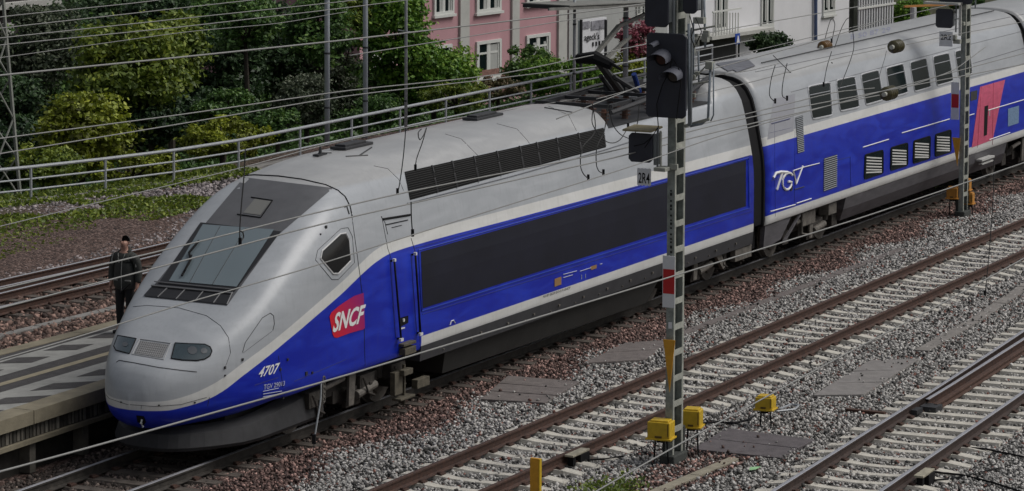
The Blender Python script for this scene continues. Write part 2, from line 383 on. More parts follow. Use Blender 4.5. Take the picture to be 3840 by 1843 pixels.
# wooden boards carrying rust near the blade, joint bonds
for (q, s_) in (((2178, 1036), 1),):
    p = at(q[0], q[1], 2, -.17); mb = MB(); mb.box(p, (.1, .7, .05), .02); mb.build('joint_plate', rust_warm, trk)

# ------------------------------------------------------------------ gravel stones
def frustum(P):
    d = P-np.array(CAM); k = d@np.array(FW)
    X = 1288+F_D*(d@np.array(RT))/k; Y = 618.2-563.44-F_D*(d@np.array(UP))/k
    return (X > -420) & (X < 3000) & (Y > -200) & (Y < 1560)
def stones(name, n_, xr, yr, zfn, colfn, size, reject=None, label=None):
    P = np.stack([rng.uniform(*xr, n_), rng.uniform(*yr, n_), np.zeros(n_)], 1); P[:, 2] = zfn(P)
    P = P[frustum(P)]
    if reject is not None: P = P[~reject(P)]
    n_ = len(P); base = np.array([[i, j, k] for i in (-1, 1) for j in (-1, 1) for k in (-1, 1)], float)
    s_ = rng.uniform(size[0], size[1], (n_, 1, 1))*rng.uniform(.6, 1.25, (n_, 1, 3))
    v = base[None]*s_*(1+rng.uniform(-.38, .38, (n_, 8, 3)))
    A = rng.normal(size=(n_, 4)); A /= np.linalg.norm(A, axis=1)[:, None]; q0, q1, q2, q3 = A.T
    Rm = np.stack([1-2*(q2*q2+q3*q3), 2*(q1*q2-q0*q3), 2*(q1*q3+q0*q2), 2*(q1*q2+q0*q3), 1-2*(q1*q1+q3*q3), 2*(q2*q3-q0*q1), 2*(q1*q3-q0*q2), 2*(q2*q3+q0*q1), 1-2*(q1*q1+q2*q2)], 1).reshape(n_, 3, 3)
    v = np.einsum('nij,nkj->nki', Rm, v)+P[:, None, :]
    fb = np.array([(0, 1, 3, 2), (4, 6, 7, 5), (0, 4, 5, 1), (2, 3, 7, 6), (0, 2, 6, 4), (1, 5, 7, 3)])
    f = (fb[None]+8*np.arange(n_)[:, None, None]).reshape(-1, 4)
    me = bpy.data.meshes.new(name); me.vertices.add(n_*8); me.vertices.foreach_set('co', v.reshape(-1).astype(np.float32))
    me.loops.add(len(f)*4); me.loops.foreach_set('vertex_index', f.reshape(-1).astype(np.int32))
    me.polygons.add(len(f)); me.polygons.foreach_set('loop_start', np.arange(len(f), dtype=np.int32)*4)
    try: me.polygons.foreach_set('loop_total', np.full(len(f), 4, np.int32))
    except Exception: pass
    c = np.repeat(colfn(P), 8, axis=0); at_ = me.color_attributes.new('col', 'FLOAT_COLOR', 'POINT')
    at_.data.foreach_set('color', np.concatenate([c, np.ones((len(c), 1))], 1).reshape(-1).astype(np.float32))
    me.update(calc_edges=True); me.validate()
    if 'stone' not in MATS:
        m = bpy.data.materials.new('stone'); m.use_nodes = True; nn = m.node_tree.nodes; a = nn.new('ShaderNodeAttribute'); a.attribute_name = 'col'
        m.node_tree.links.new(a.outputs['Color'], nn['Principled BSDF'].inputs['Base Color']); nn['Principled BSDF'].inputs['Roughness'].default_value = .85; MATS['stone'] = m
    me.materials.append(MATS['stone']); o = bpy.data.objects.new(name, me); COL.objects.link(o)
    return tag(o, label, 'gravel', kind='stuff')
def near_rails(P, cen):
    c = np.array([cen(x) for x in P[:, 0]]); d = np.abs(np.abs(P[:, 1]-c)-.752); return d < .085
def on_sleeper(P):
    a = (np.abs(((P[:, 0]+5.7+.304) % .608)-.304) < .065) & (np.abs(P[:, 1]-M_Y) < 1.24)
    rc = np.array([rcen(x) for x in P[:, 0]]); xr = P[:, 0]+(P[:, 1]-rc)*.055
    b_ = (np.abs(((xr+6+.305) % .61)-.305) < np.where(xr > 9.2, .12, .085)) & (np.abs(P[:, 1]-rc) < 1.26)
    return (a & (rng.random(len(P)) < .80)) | (b_ & (rng.random(len(P)) < .9))
def col_grey(P):
    n_ = len(P); g_ = rng.choice([.05, .16, .33, .46, .56], n_, p=[.20, .20, .22, .22, .16])[:, None]*np.array([[1, .97, .92]])
    br = (rng.random(n_) < .05)[:, None]; g_ = np.where(br, np.array([[.20, .09, .07]])*rng.uniform(.5, 1.4, (n_, 1)), g_)
    t = np.clip((P[:, 1]+2.35+.35*np.sin(P[:, 0]*1.3))/.5, 0, 1)[:, None]
    t = np.maximum(t, ((np.hypot((P[:, 0]-5.3)/2.6, (P[:, 1]+7.4)/.6) < 1)*.75)[:, None])
    red_ = rng.choice([.04, .10, .20, .40], n_, p=[.3, .33, .25, .12])[:, None]*np.array([[1.15, .72, .62]])
    pick = rng.random((n_, 1)) < t
    return np.where(pick, red_, g_)*rng.uniform(.8, 1.15, (n_, 1))
def zball(P):
    cm_ = np.abs(P[:, 1]-M_Y); cr_ = np.abs(P[:, 1]-np.array([rcen(x) for x in P[:, 0]])); inn = (cm_ < 1.32) | (cr_ < 1.4)
    z = np.where(inn, -.226, -.208)+rng.uniform(-.03, .012, len(P))
    return z
tag(stones('ballast_stones', 620000, (-12, 70), (-15, -1.0), zball, col_grey, (.011, .025), reject=lambda P: near_rails(P, lambda x: M_Y) | near_rails(P, rcen) | on_sleeper(P)), 'pale and brown ballast stones between and beside the tracks')
tag(stones('loose_stones', 2400, (-2, 45), (-10, -1.6), lambda P: np.full(len(P), -.158)+rng.uniform(-.004, .02, len(P)), col_grey, (.010, .022), reject=lambda P: near_rails(P, lambda x: M_Y) | near_rails(P, rcen)), 'scattered single stones lying on sleepers and duct covers')
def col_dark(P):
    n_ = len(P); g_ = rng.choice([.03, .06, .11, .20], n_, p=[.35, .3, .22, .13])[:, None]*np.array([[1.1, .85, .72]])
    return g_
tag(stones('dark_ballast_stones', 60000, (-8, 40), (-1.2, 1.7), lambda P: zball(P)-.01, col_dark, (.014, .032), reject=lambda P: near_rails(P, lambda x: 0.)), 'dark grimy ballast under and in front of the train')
def col_far(P):
    n_ = len(P); g_ = rng.choice([.04, .09, .17, .30], n_, p=[.28, .32, .25, .15])[:, None]*np.array([[1.15, .74, .60]])
    gg = rng.choice([.08, .15, .25, .36], n_)[:, None]*np.array([[1., .88, .88]])
    t = (P[:, 1] > 13.0)[:, None]
    return np.where(t, gg, g_)
def zfar(P):
    ey = np.array([edge_y(x) for x in P[:, 0]])
    z = np.where(P[:, 1] < 12.8, -.225, -.24+(P[:, 1]-12.8)/np.maximum(ey-2.5-12.8, .1)*.36)
    z = np.where(P[:, 1] > ey-2.5, .12+(P[:, 1]-ey+2.5)/2.5*.16, z)
    return z+rng.uniform(-.02, .01, len(P))
def rej_far(P):
    ey = np.array([edge_y(x) for x in P[:, 0]]); return (P[:, 1] > ey-.5)
tag(stones('bank_stones', 80000, (2, 40), (5.6, 20), zfar, col_far, (.02, .045), reject=rej_far), 'brown and mauve stones behind the platform and on the bank')

# ------------------------------------------------------------------ grass and weeds on the bank
def leaves_mesh(name, C_, N_, S_, rnd, m, parent=None):
    n_ = len(C_); t = rng.normal(size=(n_, 3)); u = np.cross(N_, t); u /= np.linalg.norm(u, axis=1)[:, None]+1e-9; v_ = np.cross(N_, u)
    v_ /= np.linalg.norm(v_, axis=1)[:, None]+1e-9
    a = S_[:, None]; q = np.stack([C_-u*a, C_-v_*a*.55, C_+u*a, C_+v_*a*.55], 1)
    me = bpy.data.meshes.new(name); me.vertices.add(n_*4); me.vertices.foreach_set('co', q.reshape(-1).astype(np.float32))
    me.loops.add(n_*4); me.loops.foreach_set('vertex_index', np.arange(n_*4, dtype=np.int32))
    me.polygons.add(n_); me.polygons.foreach_set('loop_start', np.arange(n_, dtype=np.int32)*4)
    try: me.polygons.foreach_set('loop_total', np.full(n_, 4, np.int32))
    except Exception: pass
    at_ = me.attributes.new('rnd', 'FLOAT', 'POINT'); at_.data.foreach_set('value', np.repeat(np.clip(rnd, 0, 1), 4).astype(np.float32))
    me.materials.append(m); me.update(calc_edges=True); o = bpy.data.objects.new(name, me); COL.objects.link(o)
    if parent: o.parent = parent
    return o
n_ = 110000
P = np.stack([rng.uniform(12, 34, n_), rng.uniform(12.8, 20.4, n_), np.zeros(n_)], 1); P[:, 2] = zfar(P)+rng.uniform(0, .10, n_)
pn = np.sin(P[:, 0]*1.1)+np.sin(P[:, 1]*1.7+P[:, 0]*.6)+.8*np.sin(P[:, 0]*2.9+1)*np.sin(P[:, 1]*3.3)
ey = np.array([edge_y(x) for x in P[:, 0]])
keep = frustum(P) & (P[:, 1] < ey) & ((pn > -.5+.16*(P[:, 0]-21)) | (P[:, 1] > ey-1.2)) & (P[:, 1] > 14.2-.0*(P[:, 0]-20)) & (P[:, 0] < 30)
P = P[keep]; N_ = rng.normal(size=P.shape); N_[:, 2] = np.abs(N_[:, 2])
tag(leaves_mesh('grass', P, N_, rng.uniform(.03, .08, len(P)), rng.random(len(P))*.9, LF_OL), 'green weeds and grass growing over the bank below the railing', 'grass', kind='stuff')

# ================================================================== THE TRAIN
train = empty('high_speed_train', (0, 0, 0)); tag(train, 'blue and silver double deck high speed train numbered 4707, standing beside the platform', 'train')
G_TAB = [(0, 1), (.14, .995), (.27, .975), (.40, .935), (.53, .893), (.694, .835), (.80, .785), (.884, .705), (.944, .605), (.975, .49), (.992, .32), (1.0, 0)]
gt = [(math.atan2(s, g_)*2/math.pi, g_, s) for s, g_ in G_TAB]
def upper(t, n_, beta):
    a = t*math.pi/2; ca, sa = max(math.cos(a), 1e-6), max(math.sin(a), 1e-6)
    # polar superellipse
    rr = (ca**n_+sa**n_)**(-1/n_); y0, s0 = rr*ca, rr*sa
    y1 = np.interp(t, [q[0] for q in gt], [q[1] for q in gt]); s1 = np.interp(t, [q[0] for q in gt], [q[2] for q in gt])
    return y0*(1-beta)+y1*beta, s0*(1-beta)+s1*beta
fw = smooth_tab([(.12, 0), (.16, .24), (.22, .37), (.32, .52), (.5, .69), (.8, .90), (1.1, 1.05), (1.5, 1.20), (2.0, 1.33), (2.6, 1.41), (3.5, 1.46), (4.6, 1.485), (6, 1.49), (7, 1.49), (8, 1.49), (25, 1.49)])
fzt = smooth_tab([(.12, 1.12), (.16, 1.30), (.24, 1.48), (.41, 1.66), (.64, 1.77), (.9, 1.90), (1.2, 2.08), (1.7, 2.36), (2.2, 2.66), (2.8, 3.06), (3.4, 3.42), (4.1, 3.78), (4.7, 4.03), (5.3, 4.16), (6.2, 4.25), (7.2, 4.275), (8, 4.28), (9, 4.28), (10, 4.28), (25, 4.28)])
fzb = smooth_tab([(.12, .98), (.16, .84), (.24, .74), (.4, .64), (.8, .58), (1.4, .62), (2.0, .70), (2.8, .82), (3.6, .875), (4.4, .88), (5.2, .88), (6, .88), (25, .88)])
def section(x, kind):
    pts = []
    if kind == 'nose':
        w_, zt, zb = fw(x), fzt(x), fzb(x)
        zw = interp(x, [(.12, 1.05), (1, 1.18), (3, 1.5), (6, 1.9), (25, 1.9)]); beta = min(max((x-4.2)/2.0, 0), 1); beta = beta*beta*(3-2*beta)
        n_ = interp(x, [(.12, 2.4), (.8, 3.5), (1.4, 4.0), (2.3, 4.8), (4.2, 4.6), (5.2, 4.0), (6, 3)]); ml = interp(x, [(.12, 2.2), (1, 2.6), (2.4, 6), (3.5, 30), (25, 40)])
    else:
        w_, zt, zb, zw, beta, n_, ml = 1.485, 4.30, .98, 1.9, 1, 2.7, 40
    for k in (0, .25, .42, .47, .49, .5, .51, .55, .65, .8):
        a = k*math.pi/2; ca, sa = max(math.cos(a), 1e-6), max(math.sin(a), 1e-6); rr = (ca**ml+sa**ml)**(-1/ml)
        pts.append((w_*rr*sa, zw-(zw-zb)*rr*ca))
    for k in range(29):
        y, s_ = upper(k/28, n_, beta); pts.append((w_*y, zw+(zt-zw)*s_))
    return pts
def loft(xs, kind, skip=None):
    rings = []; V = []
    for x in xs:
        h = section(x, kind); full = [(-y, z) for y, z in h]+[(y, z) for y, z in reversed(h[:-1])][:-1] if False else [(-y, z) for y, z in h]+[(y, z) for y, z in reversed(h[1:-1])]
        rings.append(len(full)); V += [(x, y, z) for y, z in full]
    n_ = rings[0]; F = []
    for i in range(len(xs)-1):
        for k in range(n_):
            F.append((i*n_+k, i*n_+(k+1) % n_, (i+1)*n_+(k+1) % n_, (i+1)*n_+k))
    return V, F, n_
xs_n = [.12, .13, .145, .165, .19, .22, .26, .31, .37, .44, .52, .62, .74, .88, 1.04, 1.22, 1.42, 1.64, 1.88, 2.14, 2.42, 2.72, 3.04, 3.38, 3.72, 4.06, 4.4, 4.75, 5.1, 5.5, 6, 6.6, 7.3, 8.5, 10, 12, 14, 15.4, 15.45, 18, 20.6, 20.65, 22.02]
V, F, NR = loft(xs_n, 'nose')
# equipment well in the roof behind the louvres
V = [(x, y, (min(z, 3.84) if 15.42 < x < 20.62 and abs(y) < 1.16 else z)) for x, y, z in V]
bodyV, bodyF = V, F
body = MB(); body.add(V, F)
last = (len(xs_n)-1)*NR; body.f.append(tuple(last+k for k in range(NR))); body.m.append(0)

def livery(name, low, up, grime=True):
    m = bpy.data.materials.new(name); m.use_nodes = True; n = m.node_tree.nodes; l = m.node_tree.links; b = n['Principled BSDF']
    tc = n.new('ShaderNodeTexCoord'); s_ = n.new('ShaderNodeSeparateXYZ'); l.new(tc.outputs['Object'], s_.inputs[0])
    def curve(tab):
        dv = n.new('ShaderNodeMath'); dv.operation = 'DIVIDE'; dv.inputs[1].default_value = 10; l.new(s_.outputs['X'], dv.inputs[0])
        fc = n.new('ShaderNodeFloatCurve'); c = fc.mapping.curves[0]
        while len(c.points) < len(tab): c.points.new(.5, .5)
        for p, (x, z) in zip(c.points, tab): p.location = (x/10, z/4); p.handle_type = 'AUTO_CLAMPED'
        fc.mapping.update(); l.new(dv.outputs[0], fc.inputs['Value'])
        mu = n.new('ShaderNodeMath'); mu.operation = 'MULTIPLY'; mu.inputs[1].default_value = 4; l.new(fc.outputs[0], mu.inputs[0]); return mu.outputs[0]
    def above(z, c):
        sb = n.new('ShaderNodeMath'); sb.operation = 'SUBTRACT'; l.new(z, sb.inputs[0])
        if isinstance(c, float): sb.inputs[1].default_value = c
        else: l.new(c, sb.inputs[1])
        mr = n.new('ShaderNodeMapRange'); mr.inputs['From Min'].default_value = -.004; mr.inputs['From Max'].default_value = .004; l.new(sb.outputs[0], mr.inputs['Value']); return mr.outputs[0]
    Z = s_.outputs['Z']
    # slow variation of paint, streaks and grime
    mp = n.new('ShaderNodeMapping'); mp.inputs['Scale'].default_value = (.5, .5, 2.2); l.new(tc.outputs['Object'], mp.inputs[0])
    nz = n.new('ShaderNodeTexNoise'); nz.inputs['Scale'].default_value = 1.6; nz.inputs['Detail'].default_value = 7; nz.inputs['Distortion'].default_value = 1.2; l.new(mp.outputs[0], nz.inputs['Vector'])
    def mixc(f, a, b_):
        mx = n.new('ShaderNodeMix'); mx.data_type = 'RGBA'
        if isinstance(f, float): mx.inputs['Factor'].default_value = f
        else: l.new(f, mx.inputs['Factor'])
        for k, q in (('A', a), ('B', b_)):
            if isinstance(q, tuple): mx.inputs[k].default_value = (*q, 1)
            else: l.new(q, mx.inputs[k])
        return mx.outputs['Result']
    mr = n.new('ShaderNodeMapRange'); mr.inputs['From Min'].default_value = .40; mr.inputs['From Max'].default_value = .72; l.new(nz.outputs[0], mr.inputs['Value'])
    blue = mixc(mr.outputs[0], (.004, .016, .36), (.012, .040, .50))
    grey = mixc(mr.outputs[0], (.37, .39, .415), (.43, .45, .475))
    wht = mixc(mr.outputs[0], (.62, .62, .60), (.70, .70, .69))
    c = mixc(above(Z, curve(low)), blue, wht); c = mixc(above(Z, curve(up)), c, grey)
    # roof paint lighter and a little dusty
    rf = n.new('ShaderNodeMapRange'); rf.inputs['From Min'].default_value = 3.93; rf.inputs['From Max'].default_value = 3.98; l.new(Z, rf.inputs['Value'])
    c = mixc(rf.outputs[0], c, mixc(mr.outputs[0], (.35, .355, .36), (.43, .435, .435)))
    # lower white line from x = 7.0 on
    a1 = above(Z, 1.14 if name == 'livery_power' else 1.20)
    inv = n.new('ShaderNodeMath'); inv.operation = 'SUBTRACT'; inv.inputs[0].default_value = 1; l.new(a1, inv.inputs[1])
    ax_ = above(s_.outputs['X'], 7.02); pr_ = n.new('ShaderNodeMath'); pr_.operation = 'MULTIPLY'; l.new(inv.outputs[0], pr_.inputs[0]); l.new(ax_, pr_.inputs[1])
    c = mixc(pr_.outputs[0], c, wht)
    mp3 = n.new('ShaderNodeMapping'); mp3.inputs['Scale'].default_value = (7, 7, .9); l.new(tc.outputs['Object'], mp3.inputs[0])
    n3 = n.new('ShaderNodeTexNoise'); n3.inputs['Scale'].default_value = 2.0; n3.inputs['Detail'].default_value = 8; n3.inputs['Roughness'].default_value = .7; l.new(mp3.outputs[0], n3.inputs['Vector'])
    m3 = n.new('ShaderNodeMapRange'); m3.inputs['From Min'].default_value = .50; m3.inputs['From Max'].default_value = .85; m3.inputs['To Max'].default_value = .20; l.new(n3.outputs[0], m3.inputs['Value'])
    c = mixc(m3.outputs[0], c, (.09, .085, .08))
    l.new(c, b.inputs['Base Color']); b.inputs['Roughness'].default_value = .32; b.inputs['Specular IOR Level'].default_value = .4; b.inputs['Coat Weight'].default_value = .12; b.inputs['Coat Roughness'].default_value = .15
    rr = n.new('ShaderNodeMapRange'); rr.inputs['To Min'].default_value = .26; rr.inputs['To Max'].default_value = .45; l.new(nz.outputs[0], rr.inputs['Value']); l.new(rr.outputs[0], b.inputs['Roughness'])
    # faint waviness of the sheet metal
    n2 = n.new('ShaderNodeTexNoise'); n2.inputs['Scale'].default_value = 1.1; n2.inputs['Detail'].default_value = 2; l.new(tc.outputs['Object'], n2.inputs['Vector'])
    bp = n.new('ShaderNodeBump'); bp.inputs['Strength'].default_value = .25; bp.inputs['Distance'].default_value = .02; l.new(n2.outputs[0], bp.inputs['Height']); l.new(bp.outputs[0], b.inputs['Normal'])
    return m
LOW = [(0, .97), (.32, .965), (.57, 1.0), (.91, 1.08), (1.1, 1.15), (1.61, 1.40), (2.42, 1.72), (3.21, 1.98), (4.18, 2.28), (5.12, 2.57), (5.6, 2.67), (6.1, 2.73), (7.2, 2.745), (10, 2.72)]
UPC = [(0, 1.11), (.32, 1.12), (.6, 1.18), (.9, 1.28), (1.1, 1.36), (1.6, 1.60), (2.4, 1.90), (3.2, 2.17), (4.2, 2.48), (5.12, 2.76), (5.6, 2.86), (6.1, 2.91), (7.2, 2.93), (10, 2.91)]
LP = livery('livery_power', LOW, UPC)
LT = livery('livery_trailer', [(0, 2.715), (10, 2.715)], [(0, 2.90), (10, 2.90)])
pc = body.build('power_car', LP, train, smooth=True)
# trailers
def trailer(x0, x1):
    xs = [x0+.0, x0+.35]+list(np.linspace(x0+.7, x1-.7, 12))+[x1-.35, x1]
    V, F, n_ = loft(xs, 'trailer'); mb = MB(); mb.add(V, F); mb.f.append(tuple(range(n_))); mb.m.append(0); mb.f.append(tuple((len(xs)-1)*n_+k for k in range(n_))); mb.m.append(0)
    return mb.build('passenger_car', LT, train, smooth=True), V, F
tr1, tV1, tF1 = trailer(22.72, 41.15)
tr2, tV2, tF2 = trailer(41.6, 60.2)
# gangways
for x0, x1, mx_ in ((22.02, 22.72, 1.0), (41.15, 41.6, .97)):
    mb = MB(); vs = []; xs = [x0-.01, x0+.08, x0+.1, x1-.1, x1-.08, x1+.01]; sc_ = [.985, .985, .955, .955, .985, .985]
    for x, q in zip(xs, sc_):
        h = section(x, 'trailer'); full = [(-y, z) for y, z in h]+[(y, z) for y, z in reversed(h[1:-1])]
        vs += [(x, y*q, (z-2)*q+1.98) for y, z in full]
    n_ = len(vs)//len(xs)
    mb.add(vs, [(i*n_+k, i*n_+(k+1) % n_, (i+1)*n_+(k+1) % n_, (i+1)*n_+k) for i in range(len(xs)-1) for k in range(n_)])
    mb.box(((x0+x1)/2, 0, .75), (x1-x0-.1, 2.5, .5))
    mb.build('gangway', black, train, smooth=False)

# ---- surface mapping
allV = list(bodyV)+list(tV1)+list(tV2); allF = [tuple(f) for f in bodyF]+[tuple(i+len(bodyV) for i in f) for f in tF1]+[tuple(i+len(bodyV)+len(tV1) for i in f) for f in tF2]
BVH = BVHTree.FromPolygons([Vector(v) for v in allV], allF)
def hit(X, Y, off=.006):
    d = ray(X, Y).normalized(); h = BVH.ray_cast(CAM, d)
    if h[0] is None:
        # take the nearest point of the surface to the sight line
        best = BVH.find_nearest(deep(X, Y, 53)); h = best
    n_ = h[1]
    if n_.dot(d) > 0: n_ = -n_
    return h[0]+n_*off
def patch(mb, q, nu=8, nv=8, off=.006, k=0):
    """four corner patch (TL,TR,BR,BL) laid on the car body"""
    mb.k = k; vs = [hit(*bil(q, i/nu, j/nv), off) for j in range(nv+1) for i in range(nu+1)]
    return mb.add(vs, [(j*(nu+1)+i, j*(nu+1)+i+1, (j+1)*(nu+1)+i+1, (j+1)*(nu+1)+i) for j in range(nv) for i in range(nu)])
def polyp(mb, poly, rings=4, off=.006, k=0, sub=3):
    mb.k = k; P_ = []
    for i in range(len(poly)):
        a, b_ = poly[i], poly[(i+1) % len(poly)]
        for t in range(sub): P_.append(lerp(a, b_, t/sub))
    c = (sum(p[0] for p in poly)/len(poly), sum(p[1] for p in poly)/len(poly)); n_ = len(P_)
    vs = [hit(*c, off)]+[hit(*lerp(c, p, r/rings), off) for r in range(1, rings+1) for p in P_]
    fs = [(0, 1+i, 1+(i+1) % n_) for i in range(n_)]+[(1+(r-1)*n_+i, 1+r*n_+i, 1+r*n_+(i+1) % n_, 1+(r-1)*n_+(i+1) % n_) for r in range(1, rings) for i in range(n_)]
    return mb.add(vs, fs)
def sline(mb, pts, r=.006, sub=6, off=.002, close=False):
    P_ = []; pts = list(pts)+([pts[0]] if close else [])
    for a, b_ in zip(pts[:-1], pts[1:]):
        for t in range(sub): P_.append(hit(*lerp(a, b_, t/sub), off))
    P_.append(hit(*pts[-1], off)); mb.tube(P_, r, 5); return mb
def side_rect(x0, x1, z0, z1, x0t=None, x1t=None):
    """D-pixel quad of a rectangle on the near side of the train given in metres"""
    def px(x, z):
        y = -1.49
        for _ in range(6):
            P_ = Vector((x, y, z)); h = BVH.find_nearest(P_); y = h[0].y
        d = Vector((x, y, z))-CAM; k = d.dot(FW); return (1288+F_D*d.dot(RT)/k, 618.2-563.44-F_D*d.dot(UP)/k)
    return px(x0t if x0t is not None else x0, z1), px(x1t if x1t is not None else x1, z1), px(x1, z0), px(x0, z0)
def text_on(mb, txt, q, shear=0, bold=0, off=.010, k=0):
    v, f = text_mesh(txt, 1, shear, bold); mb.k = k
    return mb.add([hit(*bil(q, a, 1-b_), off) for a, b_ in v], f)

roofdark = mat('cab_roof_panel', (.115, .117, .125), .42, noise=.18, scale=4)
glass = mat('windscreen_glass', (.16, .20, .22), .06, spec=.8, coat=.5)
frame_bk = mat('windscreen_surround', (.022, .022, .024), .35)
seam_m = mat('panel_seam', (.03, .03, .032), .6)
lampglass = mat('lamp_glass', (.025, .045, .055), .05, spec=.8, coat=1)
chrome = mat('lamp_reflector', (.5, .52, .54), .15, metal=.9)
mesh_m = mat('grille_mesh', (.20, .20, .205), .6)
louv_m = mat('louvre_dark', (.008, .008, .008), .8, spec=.2)
panel_m = mat('dark_side_panel', (.013, .014, .026), .5, noise=.35, scale=1.2, spec=.3)
bluel = mat('blue_frame', (.025, .06, .40), .35)
pinkd = mat('pink_door', (.64, .11, .20), .4, noise=.25, scale=4, stretch=(1, 1, 3))
vent_m = mat('vent_slats', (.26, .28, .30), .5)
gold = mat('builder_plate', (.30, .17, .07), .5)
white_t = mat('white_lettering', (.78, .78, .77), .5)

# dark roof panel of the cab, glass, hatch
mb = MB(); patch(mb, ((614, 447), (838, 474), (700, 592), (452, 640)), 14, 12, .005)
patch(mb, ((452, 640), (700, 592), (571, 770), (364, 748)), 12, 12, .005)
part('cab_roof_panel', mb, roofdark, pc, smooth=True)
mb = MB(); patch(mb, ((505, 561), (707, 584), (590, 735), (398, 716)), 12, 12, .012); part('windscreen_surround', mb, frame_bk, pc, smooth=True)
mb = MB(); patch(mb, ((511, 567), (690, 580), (596, 724), (426, 709)), 12, 12, .020); ws = part('windscreen', mb, glass, pc, smooth=True)
mb = MB(); sline(mb, [(555, 572), (478, 714)], .004, 6, .024); sline(mb, [(620, 577), (535, 719)], .004, 6, .024); part('windscreen_wire', mb, frame_bk, ws)
mb = MB(); sline(mb, [(460, 700), (482, 660), (478, 642), (503, 612)], .02, 5, .05); sline(mb, [(469, 690), (486, 650)], .012, 4, .07); part('wiper', mb, black, pc)
mb = MB(); patch(mb, ((383, 722), (583, 741), (571, 768), (362, 746)), 12, 4, .016); vb = part('scuttle_vent', mb, frame_bk, pc, smooth=True)
mb = MB(); sline(mb, [(383, 722), (583, 741)], .014, 8, .03); sline(mb, [(390, 712), (590, 732)], .010, 8, .03)
for t in (.2, .42, .65, .87):
    a = lerp((383, 722), (583, 741), t); b_ = lerp((362, 746), (571, 768), t-.03); sline(mb, [a, b_], .010, 3, .02)
sline(mb, [(571, 768), (585, 738)], .01, 3, .02); part('vent_bar', mb, mesh_m, vb)
mb = MB(); patch(mb, ((641, 502), (682, 508), (655, 543), (612, 537)), 4, 4, .012); ht = part('roof_hatch', mb, mat('hatch_grey', (.17, .17, .16), .5), pc, smooth=True)
mb = MB(); sline(mb, [(632, 498), (686, 506), (656, 549), (597, 541)], .010, 5, .012); part('hatch_seal', mb, black, ht)
# seams
mb = MB()
sline(mb, [(612, 443), (640, 441), (700, 444), (760, 452), (820, 466), (850, 480), (868, 496), (880, 520), (885, 545)], .014, 6, .004)
part('cab_seal', mb, black, pc)
mb = MB()
sline(mb, [(885, 545), (891, 590), (905, 690), (915, 775), (918, 920)], .006)
sline(mb, [(960, 545), (975, 625), (985, 655)], .005); sline(mb, [(1034, 600), (1046, 640), (1056, 870)], .006)
sline(mb, [(940, 418), (975, 425), (1003, 452), (1015, 480)], .004)
sline(mb, [(1120, 338), (1160, 350), (1195, 385), (1205, 395)], .004); sline(mb, [(1250, 312), (1300, 325), (1325, 352), (1332, 362)], .004); sline(mb, [(1380, 268), (1430, 290), (1450, 330)], .004)
sline(mb, [(293, 912), (300, 907), (330, 912), (400, 925), (455, 932), (495, 936)], .007, 6)
sline(mb, [(335, 772), (370, 769), (450, 775), (520, 795), (555, 820), (575, 850), (580, 888)], .004)
sline(mb, [(580, 888), (568, 920)], .003); sline(mb, [(610, 887), (617, 862), (660, 800), (680, 788), (688, 795), (690, 815), (686, 832)], .006); sline(mb, [(612, 888), (684, 834)], .003)
sline(mb, [(355, 1030), (356, 1020)], .003); sline(mb, [(700, 895), (712, 975)], .004); sline(mb, [(740, 960), (870, 905)], .003); sline(mb, [(640, 970), (700, 950)], .003)
sline(mb, [(527, 1000), (522, 1022)], .004); sline(mb, [(260, 985), (275, 1003), (320, 1018), (390, 1023), (455, 1018), (520, 1000)], .004)
part('panel_seam', mb, seam_m, pc)
# headlights and grille
def lamp(poly, c1, c2, r1):
    mb = MB(); polyp(mb, poly, 4, .010); h = part('headlight', mb, lampglass, pc, smooth=True)
    mb = MB(); sline(mb, poly, .010, 3, .008, close=True); part('lamp_rim', mb, black, h)
    mb = MB()
    for c, r in ((c1, r1), (c2, r1*.7)):
        if c: polyp(mb, [(c[0]+r*math.cos(a*math.pi/5), c[1]+r*.85*math.sin(a*math.pi/5)) for a in range(10)], 2, .016, 0, 1)
    part('lamp_reflector', mb, mat('reflector_dim', (.16, .17, .18), .2, metal=.6), h)
lamp([(441, 864), (480, 866), (515, 867), (528, 873), (533, 884), (528, 896), (515, 904), (495, 908), (460, 907), (431, 903)], (484, 883), (513, 884), 12)
lamp([(297, 845), (343, 853), (326, 891), (292, 882), (287, 872)], (316, 868), None, 7)
mb = MB(); patch(mb, ((354, 858), (425, 868), (409, 902), (338, 890)), 8, 4, .007); gr = part('grille', mb, mesh_m, pc, smooth=True)
mb = MB()
for t in np.linspace(.06, .94, 14): sline(mb, [lerp((354, 858), (425, 868), t), lerp((338, 890), (409, 902), t)], .003, 3, .010)
for t in np.linspace(.1, .9, 6): sline(mb, [lerp((354, 858), (338, 890), t), lerp((425, 868), (409, 902), t)], .003, 6, .010)
part('grille_bar', mb, mat('grille_bar', (.30, .30, .30), .5), gr)
mb = MB(); sline(mb, [(352, 854), (430, 865), (412, 906), (333, 892)], .006, 5, .008, close=True); part('grille_rim', mb, mat('grille_rim', (.42, .42, .42), .4), gr)
# coupler eye on the nose
mb = MB(); polyp(mb, [(343, 1045), (362, 1047), (368, 1062), (360, 1070), (346, 1062)], 3, .006); part('coupler_opening', mb, black, pc)
c = hit(358, 1060, .03); mb = MB(); mb.tube([c+Vector((0, 0, .05)), c+Vector((-.06, -.02, 0)), c+Vector((-.02, -.03, -.06))], .022, 6); part('towing_hook', mb, galv, pc)
# small fittings on the side of the nose
mb = MB()
for q, r in (((820, 572), .025), ((806, 590), .012), ((566, 925), .02), ((566, 945), .012), ((490, 1013), .012), ((400, 1020), .012), ((305, 1012), .01), ((723, 905), .02), ((705, 930), .02), ((770, 940), .03), ((785, 938), .02), ((610, 905), .02), ((712, 1000), .02)):
    mb.box(hit(*q, .006), (r*2, .02, r*2))
mb.split('side_fitting', seam_m, pc)
